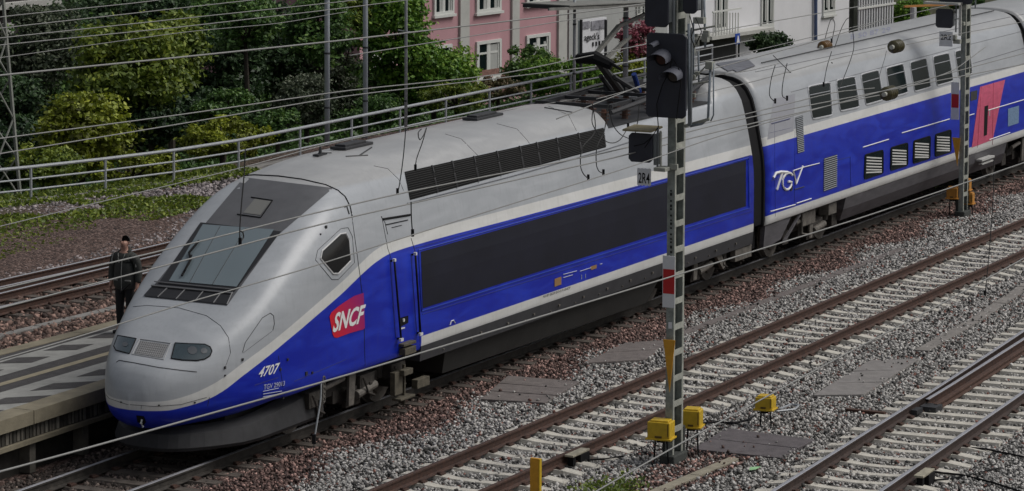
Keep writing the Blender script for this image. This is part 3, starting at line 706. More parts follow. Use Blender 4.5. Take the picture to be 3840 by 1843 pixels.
# cab side window
mb = MB(); cwp = [(808, 650), (812, 632), (855, 592), (868, 590), (876, 606), (880, 655), (850, 686), (838, 686)]
def grow(poly, s_):
    c = (sum(p[0] for p in poly)/len(poly), sum(p[1] for p in poly)/len(poly)); return [(c[0]+(p[0]-c[0])*s_, c[1]+(p[1]-c[1])*s_) for p in poly]
mb = MB(); polyp(mb, grow(cwp, 1.0), 4, .012); cw = part('cab_window', mb, mat('cab_glass', (.012, .012, .013), .1), pc, smooth=True)
mb = MB(); sline(mb, grow(cwp, 1.06), .014, 3, .006, close=True); part('window_rim', mb, mat('rim_light', (.6, .6, .6), .4), cw)
mb = MB(); sline(mb, grow(cwp, 1.36), .004, 3, .004, close=True); part('window_recess_line', mb, seam_m, cw)
# roof furniture
mb = MB()
for X, Y in ((805, 392),):
    c = hit(X, Y, 0); mb.tube([c, c+Vector((.02, 0, .16))], [.04, .015]); mb.box(c+Vector((0, 0, .02)), (.3, .12, .03)); mb.tube([c+Vector((0, 0, .05)), c+Vector((.22, -.1, .03))], .012)
part('roof_antenna', mb, dark, pc)
for X, Y, L in ((885, 358, .5), (1215, 292, .55)):
    mb = MB(); c = at(X, Y, 1, .25); c.z = 4.30; mb.box(c, (L*2, .32, .05), 0); mb.box(c+Vector((-.05, 0, .04)), (L*1.5, .22, .05)); part('roof_vent', mb, dark, pc, bevel=.01)
mb = MB()
for a, b_ in (((870, 395), (925, 392)), ((905, 392), (935, 372)), ((1370, 258), (1455, 268)), ((1370, 272), (1440, 284))): sline(mb, [a, b_], .014, 4, .006)
part('roof_rail', mb, dark, pc)
# louvres
lq = ((1017, 433), (1518, 322), (1524, 371), (1031, 504))
mb = MB(); patch(mb, lq, 24, 5, .006); lv = part('louvre_panel', mb, louv_m, pc, smooth=True)
mb = MB()
for j in range(1, 13):
    t = j/13; P_ = [hit(*bil(lq, i/24, t), .014) for i in range(25)]; mb.tube(P_, .0075, 4)
part('louvre_slat', mb, mat('louvre_slat', (.028, .028, .028), .7, spec=.2), lv)
mb = MB()
for u in (.135, .235, .345, .46, .575, .66, .76, .87):
    P_ = [hit(*bil(lq, u+(.004*v), v), .018) for v in (0, .25, .5, .75, 1)]; mb.tube(P_, .022, 4)
[q for q in mb.split('louvre_post', mat('louvre_post', (.04, .04, .042), .6), lv)]
# hatch with louvre behind the cab, dents
mb = MB(); sline(mb, [(962, 552), (1031, 541)], .020, 5, .01); sline(mb, [(970, 566), (1025, 554)], .009, 5, .008); sline(mb, [(985, 573), (1010, 567)], .006, 3, .008); sline(mb, [(958, 545), (968, 560), (975, 590)], .006, 3); part('air_slot', mb, black, pc)
# drip rail along the side
mb = MB(); sline(mb, [(1024, 512), (1300, 440), (1524, 376), (1600, 352)], .012, 16, .01); part('roof_gutter', mb, mat('gutter', (.20, .21, .23), .5), pc)
# big dark side panel with blue frame
dq = side_rect(7.10, 21.66, 1.62, 2.60)
dq = ((1058, 634), (1876, 403), (1876, 519), (1063, 776))
mb = MB(); patch(mb, dq, 20, 4, .006); dp = part('side_panel', mb, panel_m, pc)
mb = MB(); sline(mb, [(1052, 630), (1882, 398), (1884, 524), (1060, 783)], .011, 16, .008, close=True); part('panel_frame', mb, bluel, dp)
mb = MB(); sline(mb, [(1046, 624), (1888, 391)], .006, 16, .006); sline(mb, [(1062, 791), (1890, 532)], .006, 16, .006); part('panel_moulding', mb, mat('blue_deep', (.01, .02, .2), .4), dp)
# cab door, handrails and step
mb = MB(); sline(mb, [(980, 648), (995, 850)], .004); sline(mb, [(1033, 640), (1049, 845)], .004); dr = part('cab_door', mb, seam_m, pc)
for a, b_ in (((983, 657), (1000, 852)), ((1036, 641), (1049, 838))):
    P_ = [hit(*lerp(a, b_, t), .07) for t in (0, .25, .5, .75, 1)]; mb = MB(); mb.tube(P_, .018, 6); mb.tube([hit(*a, 0), P_[0]], .02); mb.tube([hit(*b_, 0), P_[-1]], .02)
    hr = part('handrail', mb, black, dr, smooth=True)
    mb = MB(); mb.box(hit(a[0], a[1]-1, .07), (.05, .05, .05)); mb.box(hit(b_[0]-2, b_[1]+2, .09), (.10, .04, .05)); part('handrail_bracket', mb, white, hr)
mb = MB(); patch(mb, ((1006, 800), (1026, 794), (1026, 812), (1008, 822)), 2, 2, .01); part('door_recess', mb, black, dr)
mb = MB(); mb.box(hit(1013, 806, .02), (.05, .02, .05)); mb.box(hit(1010, 826, .02), (.14, .02, .02)); part('door_latch', mb, white, dr)
p = at(1018, 862, 1, -1.49); mb = MB(); mb.box((p.x, -1.53, 1.12), (.44, .14, .05)); mb.box((p.x, -1.55, 1.0), (.40, .12, .12)); mb.box((p.x+.02, -1.50, .62), (.32, .12, .10))
mb.box((p.x+.1, -1.42, .38), (.05, .05, .7)); mb.box((p.x-.17, -1.42, .45), (.28, .10, .40)); mb.box((p.x+.02, -1.46, .17), (.52, .18, .04)); mb.box((p.x+.75, -1.40, .30), (.45, .12, .16))
part('cab_step', mb, mat('step_brown', (.12, .105, .075), .8, noise=.5, scale=10), pc, bevel=.008)
# lettering
logo = [(828, 797), (833, 786), (848, 773), (866, 760), (890, 745), (914, 737), (917, 825), (913, 829), (880, 838), (848, 850), (840, 849), (836, 842)]
m = bpy.data.materials.new('logo_red'); m.use_nodes = True; n = m.node_tree.nodes; l = m.node_tree.links; tc = n.new('ShaderNodeTexCoord'); s_ = n.new('ShaderNodeSeparateXYZ'); l.new(tc.outputs['Object'], s_.inputs[0])
mr = n.new('ShaderNodeMapRange'); mr.inputs['From Min'].default_value = 4.0; mr.inputs['From Max'].default_value = 5.1; ad_ = n.new('ShaderNodeMath'); ad_.operation = 'MULTIPLY_ADD'; ad_.inputs[1].default_value = .5; l.new(s_.outputs['Z'], ad_.inputs[0]); l.new(s_.outputs['X'], ad_.inputs[2]); mr.inputs['From Min'].default_value = 4.9; mr.inputs['From Max'].default_value = 6.1; l.new(ad_.outputs[0], mr.inputs['Value'])
r = n.new('ShaderNodeValToRGB'); r.color_ramp.elements[0].color = (.62, .01, .03, 1); r.color_ramp.elements[1].color = (.25, .01, .16, 1); l.new(mr.outputs[0], r.inputs[0]); l.new(r.outputs[0], n['Principled BSDF'].inputs['Base Color']); n['Principled BSDF'].inputs['Roughness'].default_value = .4
mb = MB(); polyp(mb, logo, 4, .008, 0, 2); lg = part('logo_panel', mb, m, pc)
mb = MB(); text_on(mb, 'SNCF', ((838, 789), (919, 765), (913, 811), (835, 838)), .25, .03, .014); part('logo_letters', mb, white_t, lg)
mb = MB(); text_on(mb, '4707', ((653, 925), (704, 912), (701, 938), (648, 951)), .25, .02); part('fleet_number', mb, white_t, pc)
small = mat('small_lettering', (.45, .47, .55), .6)
mb = MB(); text_on(mb, 'TGV 29013', ((663, 968), (716, 958), (715, 970), (662, 981)), 0, .01)
for j in range(3): sline(mb, [(661, 985+j*7), (700+8*(j % 2), 977+j*7)], .006, 4, .006)
for q in (((1416, 691), (1450, 682)), ((1416, 699), (1440, 692)), ((1458, 683), (1486, 674)), ((1462, 692), (1462, 703)), ((1472, 690), (1472, 700)), ((1508, 665), (1514, 664))): sline(mb, list(q), .008, 3, .006)
part('small_lettering', mb, small, pc)
mb = MB(); patch(mb, ((1394, 702), (1411, 696), (1411, 716), (1394, 722)), 2, 2, .01); patch(mb, ((1484, 671), (1500, 666), (1500, 675), (1486, 680)), 2, 2, .01); part('builder_plate', mb, gold, pc)
mb = MB(); text_on(mb, '93 87 0029 013-5 F-SNCF', ((1366, 744), (1434, 721), (1434, 727), (1366, 750)), 0, .0, .008); part('vehicle_number', mb, black, pc)
mb = MB(); sline(mb, [(1131, 818), (1134, 808), (1140, 806), (1144, 813)], .010, 2, .01); part('jack_mark', mb, white_t, pc)
# ---- below the body
mb = MB(); mb.prism([(7.0, -1.498, .965), (22.0, -1.498, .965), (22.0, -1.47, .70), (7.0, -1.47, .70)], (0, .6, 0)); mb.prism([(7.0, 1.498, .965), (22.0, 1.498, .965), (22.0, 1.47, .70), (7.0, 1.47, .70)], (0, -.6, 0)); part('sill_beam', mb, mat('sill_dark', (.045, .045, .05), .55, noise=.3, scale=4), pc)
mb = MB()
for x in np.arange(8.2, 21.6, 1.07): mb.box((x, -1.50, .84), (.06, .02, .035)); mb.box((x-.35, -1.49, .78), (.03, .02, .02))
part('sill_clip', mb, under_lt, pc)
mb = MB(); mb.prism([(8.2, -1.34, .72), (17.6, -1.34, .72), (17.1, -1.22, .16), (8.3, -1.22, .24)], (0, 2.6, 0)); part('belly_skirt', mb, mat('belly', (.022, .022, .02), .7, noise=.4, scale=3), pc)
# spoiler
mb = MB(); st = []
for i, x in enumerate([.55, .57, .62, .7, .82, 1.0, 1.25, 1.6, 2.0, 2.6, 3.3, 4.0]):
    y = min(((x-.55)/.75)**.42*1.05 if x > .55 else 0, 1.28); st.append((x, y))
vs = []; outer = [(x, -y) for x, y in reversed(st)]+[(x, y) for x, y in st[1:]]
for x, y in outer:
    zt_ = interp(x, [(.5, .60), (1.5, .62), (4, .84)]); zb_ = interp(x, [(.5, .23), (4.0, .26)])
    vs += [(x+.22, y*.80, zt_), (x+.06, y*.955, zt_-.10), (x+.0, y, zb_+.06), (x+.03, y*.97, zb_)]
n_ = len(outer); mb.add(vs, [(i*4+k, i*4+k+1, (i+1)*4+k+1, (i+1)*4+k) for i in range(n_-1) for k in range(3)])
mb.build('front_spoiler', mat('spoiler_grey', (.032, .032, .035), .7, noise=.4, scale=5), pc, smooth=False)
mb = MB(); mb.box((2.9, 0, .62), (2.6, 1.7, .45)); part('front_underframe', mb, mat('under_black', (.015, .015, .015), .8), pc)

def bogie(x, parent, wb=3.0, simple=False):
    b_ = empty('bogie', (x, 0, 0), parent=parent)
    # a bogie is one frame mesh with wheels below it
    bpy.data.objects.remove(b_)
    mb = MB()
    for s_ in (-1, 1):
        mb.box((x, s_*1.02, .58), (wb+.5, .16, .18)); mb.box((x, s_*1.02, .46), (wb*.38, .2, .22))
        for dx in (-wb/2, wb/2):
            mb.box((x+dx, s_*1.06, .46), (.34, .26, .30)); mb.tube([(x+dx*.72, s_*1.06, .52), (x+dx*.72, s_*1.06, .86)], .10, 10)
        mb.bar((x-.25, s_*1.22, .50), (x+.55, s_*1.22, .62), .10); mb.box((x, s_*1.15, .30), (.5, .08, .14))
    mb.box((x, 0, .6), (.6, 2.0, .2)); mb.box((x-.9, 0, .55), (.7, 1.4, .5)); mb.box((x+.9, 0, .55), (.7, 1.4, .5))
    fr = mb.build('bogie', under, parent, bevel=.01)
    mb = MB()
    for s_ in (-1, 1): mb.tube([(x-.1, s_*1.30, .44), (x+.55, s_*1.30, .52)], .075, 10); mb.tube([(x-1.15, s_*1.28, .74), (x-.5, s_*1.28, .80)], .05, 8); mb.prism([(x-.35, s_*1.32, .90), (x-.12, s_*1.32, .90), (x-.2, s_*1.32, .30), (x-.38, s_*1.32, .30)], (0, .05, 0))
    mb.split('damper', under_lt, fr, smooth=False, bevel=.006)
    for dx in (-wb/2, wb/2):
        mb = MB(); mb.tube([(x+dx, -.93, .46), (x+dx, .93, .46)], .09, 10)
        for s_ in (-1, 1):
            mb.tube([(x+dx, s_*.70, .46), (x+dx, s_*.715, .46)], .49, 28); mb.tube([(x+dx, s_*.72, .46), (x+dx, s_*.83, .46)], [.46, .455], 28); mb.tube([(x+dx, s_*.84, .46), (x+dx, s_*.88, .46)], .30, 20)
        mb.build('wheelset', under_lt, fr, smooth=False)
bogie(5.15, pc); bogie(19.6, pc); bogie(26.1, tr1); bogie(41.4, tr1); bogie(60, tr2)
# brake gear around the bogies
for x in (3.7, 5.4, 6.5, 18.3, 20.7, 21.6):
    mb = MB(); mb.box((x, -1.2, .62), (.5, .25, .26)); mb.tube([(x-.2, -1.36, .72), (x-.1, -1.4, .45), (x+.15, -1.38, .36)], .025, 5); mb.box((x+.1, -1.3, .45), (.1, .1, .3)); part('brake_gear', mb, under, pc, bevel=.01)
mb = MB(); mb.prism([(20.1, -1.40, .78), (20.4, -1.40, .78), (20.75, -1.40, .40), (20.6, -1.40, .34)], (0, .08, 0)); mb.box((21.6, -1.38, .55), (.9, .12, .26)); part('end_bracket', mb, under_lt, pc, bevel=.01)
# ---- pantograph well
mb = MB(); mb.box((18.05, 0, 3.86), (5.1, 2.1, .04)); part('roof_well_floor', mb, dark, pc)
mb = MB()
for x in (16.0, 17.0, 18.2, 19.5, 20.3):
    for y in (-.75, 0, .75):
        mb.tube([(x, y, 3.88), (x, y, 4.16)], [.07, .05], 8)
        for z in (3.95, 4.02, 4.09): mb.tube([(x, y, z), (x, y, z+.02)], .11, 10)
mb.build('roof_insulator', mat('insulator_brown', (.10, .045, .03), .3), pc)
pg = MB()
for y in (-.75, .75): pg.bar((16.2, y, 4.20), (20.4, y, 4.20), .07)
for x in (16.2, 17.3, 18.4, 19.4, 20.4): pg.bar((x, -.85, 4.20), (x, .85, 4.20), .07)
pg.box((19.2, .3, 4.28), (.9, .5, .22)); pg.box((20.1, -.3, 4.10), (.8, .6, .3)); pg.tube([(16.0, -.9, 4.1), (17.5, -1.0, 4.22), (19.5, -.95, 4.1), (21.3, -.7, 4.3)], .05, 6); pg.tube([(16.0, .9, 4.15), (18.5, .7, 4.3), (21.5, .6, 4.35)], .035, 6)
for y in (-.3, .3): pg.tube([(18.6, y, 4.24), (17.75, y*.5, 4.62)], .05, 6)
pgo = part('pantograph', pg, dark, pc)
mb = MB(); mb.tube([(18.4, 0, 4.25), (17.3, .0, 4.98)], .085, 8); mb.tube([(17.3, 0, 4.98), (18.6, .25, 4.52)], .04, 6); part('pantograph_arm', mb, mat('arm_dark', (.03, .03, .03), .5), pgo)
mb = MB(); mb.tube([(17.25, -.35, 4.90), (17.2, 0, 5.05), (17.3, .45, 5.0)], [.10, .14, .10], 8); mb.tube([(17.1, -.6, 4.85), (17.2, -.3, 4.98)], .03); part('pantograph_head', mb, black, pgo)
mb = MB(); mb.tube([(18.9, -.2, 4.2), (18.62, -.2, 4.6)], .055, 8); part('blue_insulator', mb, mat('insulator_blue', (.012, .035, .18), .4), pgo)
# ---- trailer details
def upwin(poly, parent):
    mb = MB(); polyp(mb, poly, 3, .010, 0, 3); o = part('window', mb, glass_dk, parent)
    mb = MB(); sline(mb, grow(poly, 1.09), .022, 4, .004, close=True); part('window_frame', mb, mat('frame_silver', (.50, .51, .53), .4), o)
    mb = MB(); sline(mb, [lerp(poly[0], poly[3], .22), lerp(poly[1], poly[2], .22)], .014, 4, .014); part('window_transom', mb, silver, o)
def rnd_quad(TL, TR, BR, BL, r=.14):
    out = []
    q = [TL, TR, BR, BL]
    for i in range(4):
        p = q[i]; a = q[i-1]; b_ = q[(i+1) % 4]; out += [lerp(p, a, r), lerp(p, lerp(a, b_, .5), r*.35), lerp(p, b_, r)]
    return out
UPW = [((2033, 221), (2086, 210), (2092, 288), (2044, 298)), ((2104, 205), (2148, 195), (2160, 268), (2114, 278)), ((2166, 190), (2208, 179), (2220, 250), (2178, 262)), ((2229, 174), (2270, 163), (2282, 232), (2240, 244)), ((2289, 160), (2328, 149), (2340, 218), (2301, 229)), ((2347, 145), (2385, 136), (2396, 203), (2357, 214)), ((2402, 132), (2438, 123), (2444, 185), (2412, 194))]
for q in UPW:
    mb = MB(); patch(mb, q, 5, 5, .008); o = part('window', mb, glass_dk, tr1)
    mb = MB(); sline(mb, rnd_quad(*grow(q, 1.07), r=.13), .020, 2, .006, close=True); part('window_frame', mb, mat('frame_silver', (.52, .53, .55), .4), o)
    mb = MB(); a, b_ = lerp(q[0], q[3], .25), lerp(q[1], q[2], .25); sline(mb, [a, b_], .013, 4, .012); part('window_transom', mb, mat('transom_grey', (.30, .31, .33), .4), o)
blind = mat('pale_blind', (.58, .58, .56), .7)
LOWW = [((2176, 391), (2220, 379), (2220, 435), (2174, 450)), ((2241, 373), (2282, 361), (2282, 415), (2240, 428)), ((2298, 356), (2339, 344), (2338, 398), (2297, 410)), ((2353, 340), (2391, 328), (2391, 381), (2352, 393))]
for q in LOWW:
    mb = MB(); patch(mb, q, 5, 5, .008); o = part('window', mb, glass_dk, tr1)
    mb = MB(); sline(mb, rnd_quad(*grow(q, 1.05), r=.12), .014, 2, .006, close=True); part('window_frame', mb, black, o)
    mb = MB()
    for j in range(6):
        t = .06+.13*j; mb.k = 0; a, b_ = lerp(q[0], q[3], t), lerp(q[1], q[2], min(t+.26, .93)); a = (a[0]+3, a[1]); b_ = (b_[0]-3, b_[1]); patch(mb, (a, b_, (b_[0], b_[1]+3.4), (a[0], a[1]+3.4)), 3, 1, .013)
    part('blind_slat', mb, blind, o)
# pink door zone, door window, small window, white lines
mb = MB(); patch(mb, ((2465, 219), (2528, 201), (2497, 352), (2444, 372)), 8, 8, .006); dz = part('entrance_door', mb, pinkd, tr1)
mb = MB(); patch(mb, ((2476, 268), (2485, 265), (2482, 340), (2474, 343)), 2, 5, .011); part('door_window', mb, black, dz)
mb = MB(); sline(mb, [(2498, 208), (2496, 365)], .005, 5, .009); sline(mb, [(2468, 218), (2458, 372)], .004, 5, .009); part('door_seam', mb, mat('door_seam', (.3, .03, .06), .5), dz)
mb = MB(); sline(mb, [(2488, 278), (2488, 292)], .012, 2, .012); part('door_button', mb, white_t, dz)
mb = MB(); patch(mb, ((2441, 232), (2458, 227), (2457, 250), (2441, 255)), 3, 3, .009); part('small_window', mb, dark, tr1)
mb = MB()
for a, b_ in (((1996, 462), (2110, 395)), ((2134, 385), (2200, 365)), ((2218, 350), (2405, 305)), ((2408, 302), (2448, 290)), ((2490, 275), (2576, 258)), ((1960, 530), (2050, 500)), ((2055, 497), (2135, 470))): pass
for a, b_ in (((2170, 371), (2235, 351)), ((2268, 335), (2388, 300)), ((2416, 297), (2450, 287)), ((2485, 278), (2576, 251)), ((1925, 536), (2000, 515)), ((2003, 512), (2040, 500)), ((2488, 352), (2540, 334))): sline(mb, [a, b_], .014, 6, .006)
mb.split('guide_line', white_t, tr1)
mb = MB(); patch(mb, ((2535, 274), (2563, 266), (2562, 310), (2535, 319)), 3, 3, .008); part('display_panel', mb, mat('display_pale', (.22, .34, .52), .4, noise=.4, scale=18), tr1)
for q, nn in ((((2001, 296), (2019, 290), (2022, 382), (2006, 387)), 20), (((2072, 399), (2105, 389), (2104, 471), (2071, 483)), 16)):
    mb = MB(); patch(mb, q, 2, 8, .006); o = part('vent', mb, dark, tr1); mb = MB()
    for j in range(nn):
        t = (j+.5)/nn; sline(mb, [lerp(q[0], q[3], t), lerp(q[1], q[2], t)], .012, 2, .010)
    part('vent_slat', mb, vent_m, o)
mb = MB(); sline(mb, [(1985, 300), (1940, 312)], .01, 4, .008); sline(mb, [(2000, 300), (1998, 520)], .003, 10, .004); sline(mb, [(1948, 312), (1950, 545)], .003, 8, .004); sline(mb, [(1940, 455), (1990, 440), (2000, 430)], .004, 3, .006); sline(mb, [(2140, 470), (2138, 395), (2070, 412)], .004, 5, .006)
sline(mb, [(1916, 340), (1990, 322)], .003, 4, .006); sline(mb, [(1950, 310), (1988, 298)], .007, 4, .006)
part('panel_seam', mb, mat('seam_soft', (.05, .06, .14), .5), tr1)
mb = MB(); patch(mb, ((1946, 250), (2000, 236), (1996, 330), (1930, 352)), 6, 6, .004); part('grey_side_patch', mb, mat('grey_patch', (.33, .335, .37), .4, noise=.1, scale=2), tr1)
# TGV mark
mb = MB()
sline(mb, [(1944, 448), (1950, 436), (1962, 433), (1980, 434)], .034, 4, .012); sline(mb, [(1966, 436), (1960, 455), (1953, 478)], .026, 4, .012)
sline(mb, [(1992, 441), (1988, 436), (1982, 435), (1975, 438), (1970, 445), (1967, 454), (1967, 464), (1970, 472), (1975, 477), (1981, 477), (1986, 472), (1989, 465), (1990, 458), (1985, 457), (1981, 458)], .027, 2, .013)
sline(mb, [(1994, 430), (1999, 448), (2001, 464), (2008, 445), (2018, 418)], .022, 4, .013); sline(mb, [(1994, 430), (2020, 421), (2060, 411)], .012, 4, .012)
part('train_mark', mb, white_t, tr1)
mb = MB(); mb.box(hit(1990, 474, .01), (.1, .02, .1)); sline(mb, [(1998, 477), (2022, 470)], .012, 2, .01); part('door_lock', mb, dark, tr1)
# trailer roof lines, long cable on the roof
mb = MB(); sline(mb, [(1900, 182), (2200, 118), (2500, 52), (2576, 36)], .008, 20, .004); sline(mb, [(1990, 232), (2200, 175), (2440, 112), (2576, 78)], .006, 16, .003); part('roof_seam', mb, mat('roof_seam', (.16, .165, .18), .5), tr1)
mb = MB(); sline(mb, [(1915, 162), (2100, 120), (2330, 68), (2500, 30)], .014, 16, .03); part('roof_cable', mb, wire_dk, tr1)
mb = MB(); patch(mb, ((1800, 162), (1880, 150), (1900, 168), (1842, 188)), 5, 4, .02); part('roof_fairing', mb, mat('fairing_grey', (.17, .175, .20), .6, noise=.4, scale=5), tr1)
mb = MB(); text_on(mb, 'B 50 87 29', ((2140, 88), (2240, 68), (2240, 80), (2140, 100)), 0, 0, .008); part('roof_lettering', mb, mat('faint_blue', (.30, .31, .42), .6), tr1)
mb = MB(); sline(mb, [(2447, 160), (2576, 121)], .008, 5, .004); sline(mb, [(2425, 200), (2576, 160)], .005, 5, .004); part('side_moulding', mb, mat('roof_seam', (.16, .165, .18), .5), tr1)
# sloping skirt of the trailers
for x0, x1, pr_ in ((27.6, 39.3, tr1), (43.4, 58, tr2)):
    mb = MB(); mb.prism([(x0, -1.46, .99), (x0, -1.40, .72), (x0+.25, -1.22, .42), (x0+.25, 1.22, .42), (x0, 1.40, .72), (x0, 1.46, .99)], (x1-x0, 0, 0)); part('side_skirt', mb, skirt_m, pr_)
for x0, x1 in ((22.8, 24.3),):
    mb = MB(); mb.prism([(x0, -1.44, .98), (x1, -1.44, .98), (x1-.5, -1.40, .55), (x0, -1.40, .45)], (0, .1, 0)); mb.bar((24.0, -1.38, .45), (24.9, -1.40, .95), .05); part('end_skirt', mb, skirt_m, tr1)
    mb = MB(); mb.box((25.6, -1.2, .78), (.8, .3, .3)); mb.box((27.0, -1.25, .82), (.5, .25, .26)); mb.tube([(25.2, -1.35, .9), (25.1, -1.38, .5), (25.6, -1.38, .4)], .03); mb.split('brake_gear', under_lt, tr1, bevel=.01)
mb = MB(); mb.box((37.4, -1.52, .80), (1.0, .16, .05)); mb.box((37.4, -1.54, .70), (.9, .1, .03)); part('door_step', mb, mat('step_alu', (.5, .5, .48), .4), tr1)

# ================================================================== MASTS AND SIGNALS
def proj(P):
    d = Vector(P)-CAM; k = d.dot(FW); return (1288+F_D*d.dot(RT)/k, 618.2-563.44-F_D*d.dot(UP)/k)
def lattice_mast(name, label, x, y, top, w_=.122, L=.40, plates=True, group=None):
    t = empty(name, (x, y, -.2)); tag(t, label, 'signal mast', group)
    H = top+.2
    mb = MB()
    # two channels; the near one shows its web to the viewer
    for xx, s_ in ((0, 1), (L, -1)):
        mb.box((xx, 0, H/2), (.008, w_, H)); mb.box((xx+s_*.028, w_/2, H/2), (.055, .008, H)); mb.box((xx+s_*.028, -w_/2, H/2), (.055, .008, H))
    mb.build('channel', mastg, t)
    mb = MB(); mb.box((.03, -w_/2-.006, H/2), (.05, .005, H)); mb.box((L-.02, -w_/2-.006, H/2), (.05, .005, H)); mb.build('channel_edge', mastlight, t)  # paler strips laid on the near-side flanges only
    mb = MB(); z = .55
    while z < H-.1: mb.box((L/2, -w_/2-.004, z), (L-.06, .008, .10)); mb.box((L/2, w_/2+.004, z), (L-.06, .008, .10)); z += .42
    mb.split('batten', mastlight, t)
    mb = MB(); mb.box((L/2, 0, .04), (L+.16, .26, .2)); mb.box((L/2-.1, .08, .35), (.16, .10, .6)); mb.box((L+.05, .02, .3), (.1, .2, .5)); mb.build('mast_foot', mat('foot_dark', (.05, .055, .05), .8, noise=.3), t, bevel=.02)
    return t
MX, MY = 5.36, -6.93
sm = lattice_mast('signal_mast', 'tall grey green lattice mast in the foreground carrying the large dark signals', MX, MY, 7.9)
def atm(X, Y, x=MX-.06):    # point on the plane facing the trains, in mast coordinates
    p = at(X, Y, 0, x); return Vector((p.x-MX, p.y-MY, p.z+.2))
def plate_on(parent, name, quad, m, x=MX-.06, th=.012, frame=None, o=None):
    mb = MB(); P_ = [atm(*q, x) for q in quad]; mb.prism(P_, (th, 0, 0)); ob = mb.build(name, m, parent)
    return ob
def signplate(parent, name, X0, Y0, X1, Y1, m, x=MX-.06, th=.012, X0b=None):
    a = atm(X0, Y0, x); b_ = atm(X1, Y1, x); zt, zb = a.z, b_.z
    mb = MB(); mb.box((a.x+th/2, (a.y+b_.y)/2, (zt+zb)/2), (th, abs(a.y-b_.y), zt-zb)); return mb.build(name, m, parent, bevel=.004)
# red and white mast plate
signplate(sm, 'mast_plate', 1667, 643, 1697, 776, white_sign)
signplate(sm, 'mast_plate_red', 1668, 677, 1696, 741, red, x=MX-.068, th=.006)
tri = plate_on(sm, 'orange_triangle', ((1668, 854), (1698, 857), (1684, 987)), orange, x=MX-.07)
signplate(sm, 'small_plate', 1681, 811, 1690, 828, white_sign, x=MX-.02, th=.006)
mb = MB()
for i in range(16): p = atm(1688, 480+i*12+random.uniform(-3, 3), MX-.015); mb.box(p, (.004, .03, random.uniform(.015, .05)))
mb.build('stencilled_number', black, sm)
# main signal: black board with two hooded lamps
def signal(name, label, X0, Y0, X1, Y1, lamps, mastobj, x=MX-.30, depth=.05, grp='signal heads on the masts'):
    a = at(X0, Y0, 0, x); b_ = at(X1, Y1, 0, x); cy, cz = (a.y+b_.y)/2, (a.z+b_.z)/2; W_, H_ = abs(a.y-b_.y), a.z-b_.z
    t = empty(name, (x, cy, cz)); tag(t, label, 'railway signal', grp)
    # board with clipped corners
    c = .05; poly = [(0, -W_/2+c, H_/2), (0, W_/2-c, H_/2), (0, W_/2, H_/2-c), (0, W_/2, -H_/2+c), (0, W_/2-c, -H_/2), (0, -W_/2+c, -H_/2), (0, -W_/2, -H_/2+c), (0, -W_/2, H_/2-c)]
    mb = MB(); mb.prism(poly, (depth, 0, 0)); mb.box((depth+.12, 0, 0), (.24, W_*.72, H_*.86)); mb.build('signal_board', sig_black, t, bevel=.01)
    mb = MB(); mb.tube([(depth+.06, -W_/2-.05, -H_/2-.1), (depth+.06, -W_/2-.05, H_/2+.1)], .02, 8); mb.box((depth+.14, -W_*.38, 0), (.2, .02, H_*.8)); mb.build('signal_case_edge', mat('case_grey', (.22, .24, .25), .5, noise=.3), t)
    for X, Y, r, col in lamps:
        p = at(X, Y, 0, x); q = Vector((0, p.y-cy, p.z-cz))
        mb = MB(); mb.tube([q+Vector((.0, 0, 0)), q+Vector((-.03, 0, 0))], r, 16); l_ = mb.build('lamp', black, t)
        mb = MB(); mb.tube([q+Vector((-.031, 0, 0)), q+Vector((-.036, 0, 0))], r*.78, 16); mb.build('lens', mat('lens_'+col, dict(red=(.06, .022, .02), white=(.07, .06, .055), dark=(.05, .04, .04))[col], .15), l_)
        mb = MB(); n_ = 12; vs = []
        for i in range(n_+1):
            an = math.pi*(-.08+1.16*i/n_); y_, z_ = math.cos(an), math.sin(an)
            vs += [q+Vector((0, y_*r*1.25, z_*r*1.15)), q+Vector((-.26, y_*r*1.35, z_*r*.85-.03))]
        mb.add(vs, [(2*i, 2*i+1, 2*i+3, 2*i+2) for i in range(n_)]); mb.add([v+Vector((0, 0, .008)) for v in vs], [(2*i, 2*i+1, 2*i+3, 2*i+2) for i in range(n_)]); mb.build('hood', mat('hood_dark', (.11, .115, .14), .4), l_, smooth=True)
    return t
signal('railway_signal', 'large black signal board with two hooded lamps on the foreground mast', 1626, 82, 1724, 300, [(1667, 147, .125, 'red'), (1697, 190, .12, 'white'), (1652, 110, .04, 'dark')], sm)
signal('railway_signal', 'dark signal box at the very top of the foreground mast, above the hooded lamps', 1622, -40, 1680, 70, [], sm)
signal('railway_signal', 'small square dark signal case above the yellow topped one, right of the top box', 1718, -60, 1752, 36, [], sm, x=MX-.1)
t = signal('railway_signal', 'small dark signal box with a worn yellow top just above the white number plate', 1581, 334, 1640, 411, [], sm, x=MX-.22)
mb = MB(); mb.prism([(-.12, .26, .27), (-.12, -.24, .27), (.34, -.24, .30), (.34, .26, .30)], (0, 0, .03)); mb.build('case_roof', yellowish, t)
mb = MB()
for i in range(4): mb.box((.06+i*.07, -.235, -.02), (.03, .04, .5))
mb.build('case_rib', mat('case_grey', (.22, .24, .25), .5), t)
